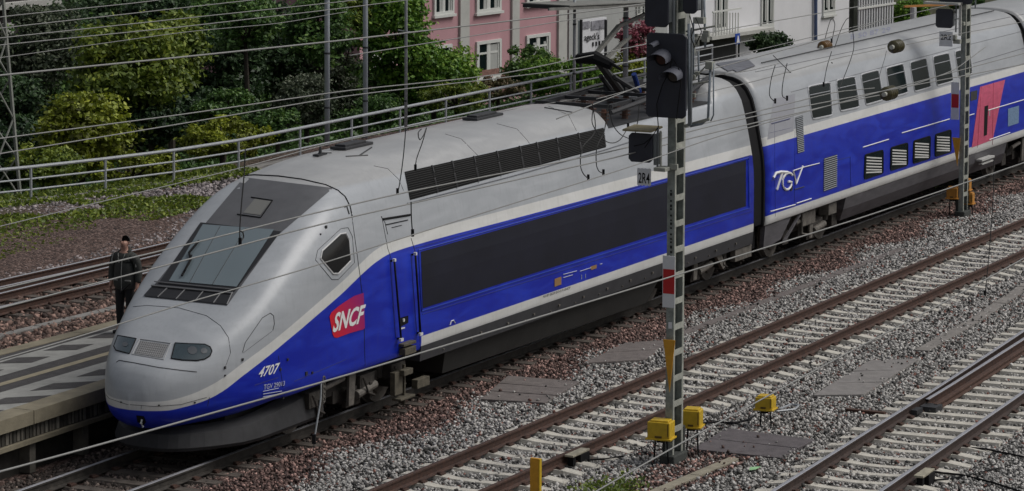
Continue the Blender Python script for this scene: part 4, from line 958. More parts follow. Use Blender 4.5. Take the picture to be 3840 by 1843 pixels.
# number plate 2R4
a = at(1603, 422, 0, MX-.2); b_ = at(1637, 470, 0, MX-.2)
t = empty('number_plate', (a.x, (a.y+b_.y)/2, (a.z+b_.z)/2)); tag(t, 'white plate reading 2R4 hanging under the small signal box', 'sign')
W_, H_ = abs(a.y-b_.y), a.z-b_.z
poly = []
for i in range(9): poly.append((0, W_/2-W_*i/8, H_/2-(.0 if i % 2 else .015)))
for i in range(9): poly.append((0, -W_/2+W_*i/8, -H_/2+(.0 if i % 2 else .02)))
mb = MB(); mb.prism(poly, (.01, 0, 0)); mb.build('plate', white_sign, t)
v, f = text_mesh('2R4', 1, 0, .01); mb = MB(); mb.add([(-.004, W_*.40-u*W_*.82, -.10+q*.17) for u, q in v], f); mb.build('plate_text', black, t)
# pipes, cable tails and brackets beside the signal
pipe_m = mat('pipe_blue_grey', (.26, .30, .34), .5, noise=.3, scale=8)
mb = MB()
def PX(X, Y, dx=0): return atm(X, Y, MX+dx)
mb.tube([PX(1733, 60, -.1), PX(1734, 318, -.1)], .026, 8); mb.tube([PX(1744, 58, -.05), PX(1744, 200, -.05)], .018, 8); mb.tube([PX(1787, 175, 0), PX(1781, 300, 0), PX(1765, 312, 0), PX(1736, 318, -.05)], .022, 8)
mb.tube([PX(1795, 160, 0), PX(1795, 290, 0), PX(1788, 305, 0)], .012, 6); mb.tube([PX(1772, 0, .1), PX(1774, 120, .1)], .02, 8); mb.tube([PX(1757, 130, .1), PX(1758, 210, .1)], .016, 8)
mb.split('cable_pipe', pipe_m, sm, smooth=True)
mb = MB(); mb.bar(PX(1725, 80, 0), PX(1800, 66, .1), .03); mb.bar(PX(1725, 215, 0), PX(1790, 205, .1), .03); mb.bar(PX(1722, 318), PX(1785, 300), .05); mb.bar(PX(1740, 205, 0), PX(1782, 160, 0), .02); mb.box(PX(1760, 52), (.12, .18, .10)); mb.box(PX(1775, 95), (.1, .10, .14)); mb.box(PX(1786, 165), (.12, .12, .12)); mb.box(PX(1668, 425, -.1), (.3, .20, .06)); mb.tube([PX(1662, 330, -.15), PX(1662, 418, -.15)], .022, 8); mb.box(PX(1695, 420, -.02), (.05, .14, .09)); mb.tube([PX(1700, 320, -.02), PX(1700, 430, -.02)], .012)
for i in range(12): mb.box(PX(1735+random.uniform(0, 50), 60+random.uniform(0, 190), random.uniform(-.1, .1)), (.06, random.uniform(.04, .12), random.uniform(.03, .10)))
mb.split('bracket', mastlight, sm, bevel=.004)
mb = MB()
for P_ in ([(1690, 148), (1684, 180), (1666, 215), (1652, 262), (1656, 320), (1640, 345), (1622, 372)], [(1694, 150), (1708, 175), (1713, 210), (1706, 262), (1702, 300)], [(1640, 345), (1620, 362), (1595, 368)], [(1735, 40), (1745, 75), (1738, 95), (1748, 120)], [(1750, 45), (1765, 80), (1752, 110)]): mb.tube([PX(*q, -.36) for q in P_], .009, 5)
mb.split('cable_tail', black, sm)
# second mast further down the line
M2X, M2Y = 33.75, -2.12
sm2 = lattice_mast('signal_mast', 'slim lattice signal mast far down the line, beside the trailer with the pink door', M2X, M2Y, 5.6, w_=.11, L=.36)
def plate2(name, X0, Y0, X1, Y1, m, x, th=.012):
    a = at(X0, Y0, 0, x); b_ = at(X1, Y1, 0, x); mb = MB(); mb.box((a.x+th/2-M2X, (a.y+b_.y)/2-M2Y, (a.z+b_.z)/2+.2), (th, abs(a.y-b_.y), a.z-b_.z)); return mb.build(name, m, sm2)
plate2('mast_plate', 2393, 207, 2412, 302, white_sign, M2X-.1); plate2('mast_plate_red', 2394, 237, 2411, 272, red, M2X-.11, .006)
mb = MB(); mb.prism([Vector(at(X, Y, 0, M2X-.11))-Vector((M2X, M2Y, -.2)) for X, Y in ((2395, 346), (2416, 348), (2408, 418))], (.01, 0, 0)); mb.build('orange_triangle', orange, sm2)
t = signal('railway_signal', 'square dark signal on the distant mast, seen against the trailer roof', 2354, 22, 2396, 72, [], sm2, x=M2X-.3)
mb = MB(); mb.box((-.10, 0, .38), (.3, .9, .05)); mb.box((-.02, -.42, 0), (.05, .06, .8)); mb.build('signal_surround', cream, t)
signal('railway_signal', 'wide dark signal hood at the top of the distant mast', 2365, -60, 2445, 12, [], sm2, x=M2X-.25)
a = at(2375, 80, 0, M2X-.3); mb = MB(); mb.box((0, 0, 0), (.01, .34, .36)); o = mb.build('number_plate', white_sign); o.location = a+Vector((0, -.05, -.18)); tag(o, 'small white plate under the square signal on the distant mast', 'sign')
v, f = text_mesh('2R2', 1, 0, .01); mb = MB(); mb.add([(-.009, .13-u*.26, -.02+q*.13) for u, q in v], f); mb.build('plate_text', black, o)
mb = MB()
for X, Y, s_ in ((2395, 96, .22), (2408, 105, .18), (2420, 60, .14), (2400, 30, .12), (2425, 20, .15)): mb.box(Vector(at(X, Y, 0, M2X-.15))-Vector((M2X, M2Y, -.2)), (.12, s_, s_*.6))
mb.split('bracket', mastlight, sm2, bevel=.006)
def ybox(name, label, X, Y, w_, d_, h_, m, legs=True, zc=None, xpl=None, rz=0, grp='cable connection boxes'):
    p = at(X, Y, 0, xpl); t = empty(name, (p.x, p.y, p.z), rz); tag(t, label, 'connection box', grp)
    mb = MB(); mb.box((0, 0, 0), (d_, w_, h_)); mb.box((0, 0, h_/2+.012), (d_*.82, w_*.82, .03)); mb.build('box_housing', m, t, bevel=.03)
    mb = MB(); mb.box((0, 0, -h_/2+.01), (d_+.05, w_+.05, .028)); mb.build('box_flange', m, t, bevel=.005)
    mb = MB(); mb.box((-d_/2-.004, 0, -h_/2+.05), (.012, w_*.3, .03)); mb.box((-d_/2-.003, -w_*.42, .02), (.01, .012, h_*.7)); mb.split('box_latch', mat('latch_dark', (.10, .06, .01), .7), t)
    if legs:
        mb = MB(); dz = p.z+.22-h_/2
        for s_ in (-1, 1): mb.tube([(0, s_*w_*.25, -h_/2), (.02, s_*w_*.33, -h_/2-dz)], .015, 5)
        mb.box((0, 0, -h_/2-.03), (.12, .10, .06)); mb.split('box_leg', black, t)
    return t
ybox('connection_box', 'yellow box on legs at the left foot of the foreground mast', 1663, 1081, .38, .30, .29, yellow, xpl=5.25, rz=.12)
ybox('connection_box', 'yellow box half hidden behind the right side of the foreground mast', 1742, 1052, .30, .30, .29, yellow, xpl=6.1, rz=.2)
ybox('connection_box', 'yellow box standing alone on the ballast to the right of the foreground mast', 1926, 1014, .30, .28, .22, yellow, xpl=8.75, rz=.1)
for X, Y, s_, lb in ((2397, 486, .32, 'orange box at the left foot of the distant mast'), (2433, 466, .20, 'upper orange box right of the distant mast foot'), (2440, 500, .22, 'lower orange box right of the distant mast foot')):
    ybox('connection_box', lb, X, Y, s_*.85, .24, .27, mat('orange_brown_box', (.50, .22, .03), .7, noise=.3), xpl=M2X+(.0 if X < 2400 else .5), rz=.1)
# yellow marker post
p = at(1347, 1161, 0, 2.3); ph = p.z+.3
t = empty('marker_post', (p.x, p.y, -.25)); tag(t, 'flat yellow marker post standing beside the rusty track at the lower edge', 'marker post')
mb = MB(); mb.box((0, 0, ph/2), (.05, .165, ph)); mb.build('post', orange, t, bevel=.006); mb = MB(); mb.box((-.015, -.09, ph/2), (.07, .016, ph)); mb.build('post_edge', yellow, t)
# duct covers
def duct(label, quad, m, n_, z=-.165):
    P_ = [at(X, Y, 2, z) for X, Y in quad]; t = empty('duct_cover', (P_[0].x, P_[0].y, z)); tag(t, label, 'duct cover', 'concrete duct covers between the tracks')
    for i in range(n_):
        a, b_ = i/n_+.006, (i+1)/n_-.006
        q = [P_[0].lerp(P_[1], a), P_[0].lerp(P_[1], b_), P_[3].lerp(P_[2], b_), P_[3].lerp(P_[2], a)]
        mb = MB(); mb.prism([v-P_[0]+Vector((0, 0, random.uniform(0, .012))) for v in q], (0, 0, -.08)); mb.build('slab', m, t, bevel=.008)
duct('brownish concrete duct covers, the nearer group beside the train', ((1208, 1004), (1278, 946), (1458, 961), (1370, 1014)), concrete_warm, 3)
duct('brownish concrete duct covers, the farther group beside the train', ((1466, 914), (1575, 862), (1682, 856), (1622, 906)), concrete_warm, 2)
duct('grey concrete duct covers between the rusty track and the shiny one', ((2045, 995), (2190, 906), (2312, 902), (2172, 994)), mat('slab_grey', (.25, .235, .225), .9, noise=.25, scale=4, bump=.3), 3)
duct('dark stained concrete slabs right of the foreground mast foot', ((1742, 1130), (1828, 1078), (2050, 1106), (1962, 1152)), mat('slab_dark', (.13, .115, .12), .9, noise=.35, scale=4, bump=.3), 2)
# cable troughs
def trough(label, pts, m, w_=.28, z=-.175):
    P_ = [Vector(at(X, Y, 2, z)) for X, Y in pts]; mb = MB()
    for a, b_ in zip(P_[:-1], P_[1:]):
        L = (b_-a).length; k = max(int(L/1.0), 1)
        for i in range(k):
            p0 = a.lerp(b_, i/k+.004); p1 = a.lerp(b_, (i+1)/k-.004); mb.bar(p0-Vector((0, 0, .03)), p1-Vector((0, 0, .03)), w_, .06+random.uniform(-.006, .006))
    o = mb.build('cable_trough', m); return tag(o, label, 'cable trough', 'concrete cable troughs')
trough('cable trough in the brown ballast close beside the train', [(1705, 843), (1900, 767), (2100, 690), (2270, 625)], concrete_warm, .20)
trough('pale cable trough between the rusty track and the shiny track', [(2318, 882), (2450, 806), (2576, 722), (2700, 640)], mat('trough_pale', (.27, .25, .23), .9, noise=.3, scale=4), .26)
trough('pale cable trough ending at the dark slabs by the foreground mast', [(1560, 1290), (1640, 1240), (1850, 1152)], mat('trough_warm', (.33, .30, .23), .9, noise=.3, scale=4), .20)
trough('low concrete cable trough in brown ballast behind the platform', [(-60, 862), (0, 843), (272, 777), (420, 735)], concrete_old, .22)
# wheel detectors by the rails
for X, Y, lb in ((1452, 1139, 'pale topped wheel detector clamped to the rusty rail'), (2325, 1190, 'pale topped wheel detector clamped to the shiny rail')):
    p = at(X, Y, 2, -.02); t = empty('wheel_detector', p, .05 if X > 2000 else 0); tag(t, lb, 'wheel detector')
    mb = MB(); mb.box((0, 0, 0), (.62, .16, .035)); mb.build('detector_top', mat('detector_top', (.42, .39, .30), .8, noise=.4, scale=8), t, bevel=.006)
    mb = MB(); mb.box((.1, -.02, -.12), (.34, .16, .20)); mb.box((-.2, 0, -.1), (.10, .1, .15)); mb.tube([(.2, -.1, -.15), (.5, -.3, -.17), (1.0, -.5, -.18), (1.8, -.9, -.17)], .018, 5); mb.build('detector_body', black, t, bevel=.006)
tag(MB().tube([at(X, Y, 2, -.17) for X, Y in ((1742, 1068), (1800, 1062), (1850, 1065), (1885, 1055), (1900, 1045))], .02, 5).build('ground_cable', black), 'black cable on the ballast joining the yellow boxes', 'cable')
tag(MB().tube([at(X, Y, 2, -.17) for X, Y in ((1955, 1035), (2000, 1030), (2010, 1020), (1990, 1018), (1960, 1030))], .02, 5).build('ground_cable', galv), 'grey loop of cable beside the lone yellow box', 'cable')
tag(MB().tube([at(X, Y, 2, -.17) for X, Y in ((2375, 1130), (2420, 1125), (2480, 1130), (2576, 1150))], .018, 5).build('ground_cable', black), 'black cable crossing the ballast beyond the shiny near rail', 'cable')
tag(MB().tube([at(X, Y, 2, -.17) for X, Y in ((2350, 1188), (2420, 1195), (2500, 1215), (2576, 1240))], .018, 5).build('ground_cable', black), 'black cable leading from the detector on the shiny rail to the frame corner', 'cable')
# weeds and litter on the ballast
for X, Y, r in ((2335, 460, .5), (1500, 1232, .35), (1560, 1235, .3), (2310, 470, .4)):
    c = at(X, Y, 2, -.17); k = 260; P = np.array(c)[None]+rng.normal(size=(k, 3))*np.array([[r, r*.5, .05]])+np.array([[0, 0, .04]]); P[:, 2] = np.maximum(P[:, 2], -.17)
    tag(leaves_mesh('weeds', P, rng.normal(size=P.shape), rng.uniform(.02, .05, k), rng.random(k)*.7, LF_OL), 'small green weeds between the stones', 'weeds', kind='stuff')
p = at(1900, 1180, 2, -.16); mb = MB(); mb.add([(-.14, .05, 0), (0, .09, .02), (.16, -.02, .01), (.05, -.08, .03), (-.08, -.04, .01)], [(0, 1, 2, 3, 4)]); o = mb.build('litter', mat('litter_green', (.30, .55, .28), .6)); o.location = p; tag(o, 'scrap of pale green litter on the ballast by the shiny rail', 'litter')

# ================================================================== WIRES
WI = [0]
def wire(label, pts, y, r=.011, m=None, cat='overhead wire', name='overhead_wire', parent=None, sub=5):
    r *= .8; P_ = [at(X, Y, 1, y) for X, Y in pts]; Q = []
    for a, b_ in zip(P_[:-1], P_[1:]):
        for i in range(sub): Q.append(a.lerp(b_, i/sub))
    Q.append(P_[-1])
    Q2 = [Q[0]]+[(Q[i-1]+Q[i]*2+Q[i+1])/4 for i in range(1, len(Q)-1)]+[Q[-1]]
    o = MB().tube(Q2, r, 6).build(name, m or wire_m, smooth=True); tag(o, label, cat, 'overhead line wires'); return o
wire('bright wire sagging low across the side skirts of the whole train', [(-80, 1209), (0, 1187), (201, 1133), (872, 945), (1610, 721), (2147, 555), (2400, 470), (2640, 388)], -12, .0125)
wire('bright wire crossing the ballast in front of the foreground mast foot', [(1400, 1298), (1500, 1236), (1720, 1112), (1850, 1041), (2100, 905), (2350, 775), (2640, 615)], -14.5, .011)
wire('wire starting across the man in the dark jacket and crossing the windscreen top', [(-80, 748), (0, 728), (470, 616), (738, 549), (1024, 483), (1517, 387), (1811, 312), (2000, 272), (2640, 150)], -6, .013)
wire('wire passing below the man in the dark jacket and through the windscreen', [(-80, 797), (0, 776), (470, 654), (738, 582), (872, 549), (1200, 475), (1543, 398), (1811, 330), (2130, 256), (2212, 240)], -6.4, .013)
wire('wire above the white stripe, crossing the nose and the cab side window', [(-60, 922), (150, 862), (299, 816), (470, 762), (738, 686), (1042, 590), (1578, 423), (1800, 345), (2100, 262), (2480, 160), (2640, 118)], -8, .010)
wire('thick single wire across the tree tops at mid height left', [(-60, 197), (0, 190), (470, 143), (872, 101), (1403, 39), (1700, 0), (1800, -14)], -4.7, .016)
wire('upper of the close pair of wires running just above the railing', [(-60, 357), (0, 349), (470, 287), (872, 228), (1250, 190), (1640, 108), (1900, 62), (2200, 10)], 0, .013)
wire('lower of the close pair of wires running just above the railing', [(-60, 400), (0, 387), (402, 321), (872, 241), (1250, 198), (1640, 150), (1900, 100)], 1.2, .013)
wire('wire touching the railing top and skimming over the cab roof', [(-60, 584), (0, 570), (300, 497), (608, 423), (810, 366), (1100, 305), (1450, 250), (1700, 205), (1950, 165)], .4, .010, sub=4)
wire('topmost wire in the upper left corner', [(-60, 52), (27, 40), (342, 8), (420, -2)], 6, .012)
wire('second wire from the top at the upper left', [(-60, 79), (57, 65), (470, 19), (640, 0)], 5.5, .012)
wire('third wire from the top, over the dark tree tops', [(-60, 103), (46, 91), (470, 46), (830, 8), (900, 0)], 5, .012)
wire('fourth wire from the top at the left', [(-60, 120), (0, 114), (470, 67), (872, 20), (1030, 0)], 4.5, .012)
wire('fifth wire from the top, thinner, over the yellow bush', [(-60, 152), (0, 146), (470, 80), (700, 60), (872, 30)], 4.5, .009)
wire('short line high over the pink house leading to the station canopy', [(880, 140), (1165, 95), (1403, 55), (1640, 20), (1700, 5)], 3, .013, sub=4)
wire('upper wire across the white facade toward the distant mast', [(1650, 180), (1900, 128), (2120, 75), (2400, 10), (2480, -8)], 2, .012)
wire('dark upper wire of the close pair along the trailer roof', [(1640, 215), (1915, 156), (2100, 118), (2400, 58), (2576, 21), (2640, 8)], -.2, .013, wire_dk)
wire('dark lower wire of the close pair along the trailer roof', [(1700, 212), (1915, 164), (2100, 127), (2400, 67), (2576, 32), (2640, 20)], -.5, .013, wire_dk)
wire('wire crossing the trailer upper windows and holding the lower insulator', [(1723, 322), (1900, 282), (2100, 232), (2200, 222)], -4.7, .012)
wire('wire running from the lower insulator to a hook over the last upper window', [(2262, 226), (2400, 178), (2480, 118)], -4.7, .012)
wire('wire left of the upper right insulator on the trailer roof', [(1700, 250), (1900, 205), (2100, 148), (2228, 121)], -3, .010)
wire('wire right of the upper right insulator to the distant mast', [(2280, 113), (2380, 92), (2576, 55), (2640, 42)], -3, .010)
wire('wire above the drip rail crossing the louvre panel', [(738, 612), (1024, 513), (1300, 441), (1540, 365), (1723, 315), (1900, 275)], -5.6, .008) if False else None
wire('wire crossing the gangway above the white roof edge', [(1500, 250), (1640, 212), (1720, 198), (1880, 180), (1960, 160)], -1.2, .010)
wire('double feeder crossing behind the signal board', [(1400, 300), (1640, 205), (1720, 188), (1800, 172), (2050, 105), (2200, 60)], -3.5, .012)
# insulators
def insulator(label, X, Y, y, m, s_=1.0):
    p = at(X, Y, 1, y); t = empty('insulator', p); tag(t, label, 'insulator', 'insulators strung in the wires')
    mb = MB(); mb.tube([(-.30*s_, 0, 0), (.30*s_, 0, 0)], .05*s_, 8); mb.build('insulator_core', mat('core_pale', (.45, .45, .40), .4), t)
    for i in range(4):
        x = (-.16+.105*i)*s_; mb = MB(); mb.tube([(x-.04*s_, 0, 0), (x-.01*s_, 0, 0), (x+.02*s_, 0, 0), (x+.035*s_, 0, 0)], [.06*s_, .145*s_, .15*s_, .07*s_], 16); mb.build('insulator_disc', m, t, smooth=True)
ins_o = mat('insulator_olive', (.085, .075, .035), .25, noise=.3, scale=10); ins_b = mat('insulator_amber', (.17, .085, .02), .3, noise=.4, scale=10)
insulator('brown ribbed insulator on the pair of dark roof wires', 2075, 117, -.35, ins_b, .9)
insulator('olive ribbed insulator over the trailer roof, upper right one', 2254, 117, -3, ins_o, 1.0)
insulator('olive ribbed insulator in front of the third upper window', 2236, 235, -4.7, ins_o, 1.0)
# droppers and loops
DR = [('dropper hanging in front of the windscreen', [(617, 375), (614, 440), (607, 520), (603, 585), (604, 612)], -6.2), ('small loop at the foot of the dropper before the windscreen', [(604, 612), (612, 600), (612, 588), (606, 582)], -6.2),
      ('left dropper over the louvre end', [(1021, 322), (1014, 400), (1004, 470), (1000, 485)], -3), ('right dropper beside the louvre end', [(1073, 322), (1062, 360), (1048, 400), (1045, 425)], -3), ('small loop on top of the droppers over the cab roof', [(1060, 325), (1052, 335), (1056, 352), (1066, 340), (1073, 322)], -3),
      ('dropper ending on the white stripe above the cab door', [(1034, 508), (1035, 550), (1038, 590)], -7), ('left hand curved feeder over the louvres', [(1490, 262), (1497, 330), (1466, 370), (1460, 410), (1466, 435), (1480, 450)], -5), ('second curved feeder over the louvres', [(1530, 262), (1520, 330), (1502, 370), (1500, 410), (1506, 430), (1518, 437)], -5),
      ('feeder crossing from the pantograph to the louvre top', [(1493, 270), (1490, 310), (1512, 345), (1535, 360), (1560, 352), (1580, 320)], -4), ('feeder looping down to the small signal box', [(1535, 270), (1540, 310), (1560, 338), (1585, 350)], -4), ('feeder between pantograph and signal board', [(1608, 262), (1605, 300), (1596, 345)], -4),
      ('left long dropper over the front of the trailer', [(1950, 165), (1940, 200), (1936, 240), (1950, 257)], -4), ('second long dropper over the front of the trailer', [(1980, 160), (1970, 205), (1968, 240), (1980, 250)], -4), ('long feeder ending at the first upper window', [(2092, 130), (2080, 170), (2072, 215)], -2), ('large loop from the white facade down to the second window', [(2100, 120), (2120, 65), (2138, 48), (2148, 110), (2140, 150), (2115, 215), (2110, 228)], -2), ('feeder leading up to the facade beside the amber insulator', [(2075, 100), (2090, 50), (2100, 62), (2092, 105)], -1),
      ('drooping jumper under the amber insulator', [(1945, 140), (1970, 165), (2005, 195), (2045, 205), (2080, 190), (2092, 165)], -1), ('thin dropper left of the upper right insulator', [(2230, 128), (2225, 150), (2214, 185), (2210, 205)], -3), ('black dropper in front of the right hand ballast', [(2500, 400), (2498, 500), (2488, 640), (2478, 740)], -9), ('thin line hanging to the bottom edge left of the track', [(806, 1000), (790, 1120), (772, 1236)], -9), ('grey strut hanging from the low wire over the front bogie', [(808, 965), (806, 1010), (798, 1060), (790, 1110)], -11.5)]
for lb, pts, y in DR:
    P_ = [at(X, Y, 1, y) for X, Y in pts]; Q = []
    n_ = len(P_)
    for i in range(n_-1):
        p0, p1, p2, p3 = P_[max(i-1, 0)], P_[i], P_[i+1], P_[min(i+2, n_-1)]
        for k in range(5):
            t = k/5; Q.append(.5*((2*p1)+(p2-p0)*t+(2*p0-5*p1+4*p2-p3)*t*t+(-p0+3*p1-3*p2+p3)*t**3))
    Q.append(P_[-1]); thin = 'thin' in lb
    o = MB().tube(Q, .005 if thin else (.009 if 'strut' in lb else .009), 5).build('dropper', wire_dk if 'strut' not in lb else galv); tag(o, lb, 'dropper', 'droppers and feeder loops of the overhead line')
    if not thin and 'loop' not in lb: tag(MB().tube([P_[-1]+Vector((0, 0, .07)), P_[-1]-Vector((0, 0, .03))], .022, 6).build('wire_clamp', black), 'small black clamp ending the '+' '.join(lb.split(' over')[0].split(' in front')[0].split()[:9]), 'clamp')
t = empty('line_weight', at(815, 985, 1, -11.8)); tag(t, 'grey shackle and fittings hanging from the low wire over the front bogie', 'wire fitting')
mb = MB()
for i in range(5): mb.tube([(math.cos(a)*.022+.0, 0, math.sin(a)*.035-.05*i+.12) for a in np.linspace(0, 6.28, 9)], .008, 5)
mb.build('shackle', under_lt, t)

# ================================================================== RAILING, POLES, LATTICE MAST
rail_pts = [(14, 22.2), (18.2, 19.75), (20.4, 18.6), (22.64, 17.65), (24.78, 16.93), (26.99, 16.35), (29.52, 15.99), (32.57, 15.94)]
x = 35.3
while x < 62: rail_pts.append((x, 15.94-.012*(x-32.5))); x += 2.7
t = empty('railing', (22.64, 17.65, .25)); tag(t, 'long grey steel railing with three rails above the grassy bank', 'railing')
o0 = Vector((22.64, 17.65, .25))
mb = MB(); mb.tube([(0, 0, 0), (0, 0, .80)], .035, 8); pp = mb.build('post', galv, t)
for i, (x, y) in enumerate(rail_pts):
    q = pp if i == 0 else pp.copy()
    if i: COL.objects.link(q); q.parent = t
    q.location = Vector((x, y, .25))-o0
for z, r, nm in ((.82, .042, 'top_rail'), (.53, .024, 'middle_rail'), (.27, .024, 'lower_rail')):
    MB().tube([Vector((x, y, .25+z))-o0 for x, y in rail_pts], r, 8).build(nm, galv, t)
mb = MB(); P_ = [Vector((x, y, .12)) for x, y in rail_pts]
for a, b_ in zip(P_[:-1], P_[1:]): mb.bar(a+(b_-a)*.003, b_-(b_-a)*.003, .35, .38)
tag(mb.build('retaining_wall', concrete_old), 'low weathered concrete kerb wall under the railing', 'wall')
def pole(label, X, Y, y, r, top, m, extra=None):
    p = at(X, Y, 1, y); t = empty('steel_pole', (p.x, p.y, -.3)); tag(t, label, 'pole', 'steel poles beyond the train')
    MB().tube([(0, 0, 0), (0, 0, top)], [r, r*.9], 14).build('pole_shaft', m, t, smooth=True)
    mb = MB()
    for z in (1.6, 3.1, 4.6): mb.tube([(0, 0, z), (0, 0, z+.05)], r*1.12, 14)
    mb.build('pole_band', dark, t)
    return t
pole('thick grey pole rising behind the cab roof, left of the two', 823, 360, 16.6, .075, 9, galv_pole)
pole('thick grey pole rising behind the cab roof, right of the two', 919, 345, 16.5, .072, 9, galv_pole)
t = pole('thin pale pole with a short crossarm in front of the bright tree', 1021, 322, 15.5, .045, 9, galv); mb = MB(); mb.tube([(0, -.25, 3.55), (0, .25, 3.6)], .02); mb.build('crossarm', galv, t)
t = pole('slim two tone pole in front of the white shop sign', 1444, 244, 14.6, .05, 5.2, galv); mb = MB(); mb.box((0, 0, 4.75), (.5, .5, .18)); mb.build('pole_head', dark, t)
pole('thick blue grey pole left of the large signal board', 1573, 232, 14.2, .085, 9, galv_pole)
pole('short white post behind the train on the right', 2297, 62, 14, .11, 4.4, mat('post_white', (.55, .56, .57), .6)) if False else None
# lattice mast at the left edge
c0 = at(-14, 510, 2, .1); t = empty('lattice_mast', (c0.x, c0.y, 0)); tag(t, 'tapering steel lattice mast cut off by the left edge', 'lattice mast')
H = 9.0; corners = [(-1, -1), (1, -1), (1, 1), (-1, 1)]
def lc(i, z): w_ = .46*(1-z/H)+.12*(z/H); a = Vector((corners[i][0]*w_, corners[i][1]*w_, z)); return a+Vector((-.02*z, .015*z, 0))
for i in range(4): MB().bar(lc(i, 0), lc(i, H), .065).build('mast_leg', mat('mast_leg_grey', (.26, .27, .24), .8, noise=.3), t)
mb = MB(); zs = np.linspace(.2, H, 10)
for k in range(9):
    for i in range(4):
        j = (i+1) % 4; a, b_ = (i, j) if k % 2 else (j, i); mb.bar(lc(a, zs[k]), lc(b_, zs[k+1]), .032)
mb.split('mast_brace', mat('mast_leg_grey', (.26, .27, .24)), t)
mb = MB(); mb.box((0, 0, .05), (1.1, 1.1, .3)); mb.build('mast_base', concrete_old, t)

# ================================================================== PINK HOUSE AND WHITE HOUSE
ang = R(-6.1)
e_ = Vector((math.cos(ang), math.sin(ang), 0)); n_f = Vector((math.sin(ang), -math.cos(ang), 0)); RZ = ang
def facade(A):
    def f(X, Y, off=0.0):
        v = ray(X, Y); t = (A+n_f*off-CAM).dot(n_f)/v.dot(n_f); return CAM+v*t
    return f
A1 = deep(1165, 150, 120); F1 = facade(A1)
house = empty('pink_house', (F1(1165, 200).x, F1(1165, 200).y, -1.9)); tag(house, 'pink rendered house with white pilasters, seen between the trees', 'house')
HO = Vector(house.location)
def fbox(mb, f, X0, X1, Y0, Y1, off, th):   # upright slab parallel to the facade; Y0/Y1 measured at X0
    a = f(X0, Y0); b_ = f(X1, Y0); z1 = a.z; z0 = f(X0, Y1).z; L = (b_-a).dot(e_)
    c = a+e_*L/2+n_f*(off-th/2); mb.box(Vector((c.x, c.y, (z0+z1)/2))-HO, (L, th, z1-z0), RZ); return L
mb = MB(); a = F1(905, 100); b_ = F1(1424, 100); L = (b_-a).dot(e_); c = a+e_*L/2-n_f*4
mb.box(Vector((c.x, c.y, 2.6))-HO, (L, 8, 9.4), RZ); mb.build('wall', pink, house)
mb = MB(); c = a+e_*L/2+n_f*.03-n_f*4; mb.box(Vector((c.x, c.y, -1.35))-HO, (L+.06, 8.06, 1.1), RZ); mb.build('brick_base', brick, house)
for X0, X1 in ((1154, 1177), (1285, 1303), (1402, 1423), (1010, 1030)):
    mb = MB(); fbox(mb, F1, X0, X1, -90, 214, .09, .1); mb.build('pilaster', cream, house)
def window(f, par, X0, X1, Y0, Y1, kind=0):
    global HO
    a = f(X0, Y0); z1 = a.z; z0 = f(X0, Y1).z; L = (f(X1, Y0)-a).dot(e_); H_ = z1-z0; c = a+e_*L/2; c.z = (z0+z1)/2
    def B(mb, dx, dz, w_, h_, off, th): q = c+e_*dx+n_f*(off-th/2); mb.box(Vector((q.x, q.y, c.z+dz))-HO, (w_, th, h_), RZ)
    mb = MB(); B(mb, 0, 0, L*.84, H_*.84, .012, .05); wn = mb.build('window', glass_dk, par)
    mb = MB()
    for s_ in (-1, 1): B(mb, s_*L*.46, 0, L*.08, H_, .08, .12); B(mb, 0, s_*H_*.46, L*.84, H_*.08, .08, .12)
    B(mb, 0, -H_*.5-.05, L*1.1, .09, .14, .16); mb.build('window_frame', winframe, wn)
    mb = MB(); B(mb, 0, 0, L*.07, H_*.84, .05, .06)
    for s_ in (-1, 1):
        for q in (-1, 1): B(mb, s_*L*.22+q*L*.17, 0, L*.04, H_*.84, .045, .05)
        B(mb, s_*L*.22, H_*.18, L*.32, H_*.05, .045, .05)
    mb.build('sash', winframe, wn)
    if kind: mb = MB(); B(mb, L*.21*kind, -.02, L*.30, H_*.8, .03, .02); mb.build('roller_blind', shutter, wn)
    else: mb = MB(); B(mb, -L*.12, -.1, L*.14, H_*.7, .03, .02); B(mb, L*.30, -.1, L*.10, H_*.7, .03, .02); mb.build('curtain', shutter, wn)
for X0, X1, Y0, Y1, k in ((1196, 1258, 106, 204, 1), (1322, 1381, 90, 186, 0), (1089, 1139, -58, 40, 0), (1196, 1258, -70, 34, 0), (1322, 1381, -88, 14, 0), (1080, 1134, 118, 214, 0), (925, 985, 140, 240, 0), (925, 985, -35, 66, 0)): window(F1, house, X0, X1, Y0, Y1, k)
# white house to the right
A2 = deep(1900, 60, 152); F2 = facade(A2)
wh = empty('white_house', (A2.x, A2.y, -2)); tag(wh, 'white house front with balconies and a blue drainpipe, upper right behind the train', 'house'); HO = Vector(wh.location)
mb = MB(); a = F2(1560, 0); b_ = F2(2170, 0); L = (b_-a).dot(e_); c = a+e_*L/2-n_f*5; mb.box(Vector((c.x, c.y, 2))-HO, (L, 10, 12.5), RZ); mb.build('wall', whitewall, wh)
for X0, X1, Y0, Y1 in ((1915, 1946, -120, 78), (2070, 2100, -120, 40), (1800, 1830, -120, 88), (1700, 1735, -60, 110)): window(F2, wh, X0, X1, Y0, Y1, 0)
mb = MB(); fbox(mb, F2, 1748, 1905, 90, 99, .9, .9); mb.build('balcony_slab', cream, wh)
mb = MB()
for X in np.arange(1752, 1822, 7): fbox(mb, F2, X, X+1.4, 30, 92, .88, .04)
fbox(mb, F2, 1750, 1822, 27, 31, .9, .06); mb.build('balcony_railing', winframe, wh)
mb = MB(); fbox(mb, F2, 1760, 1860, 101, 160, .02, .05); mb.build('dark_ground_floor', dark, wh)
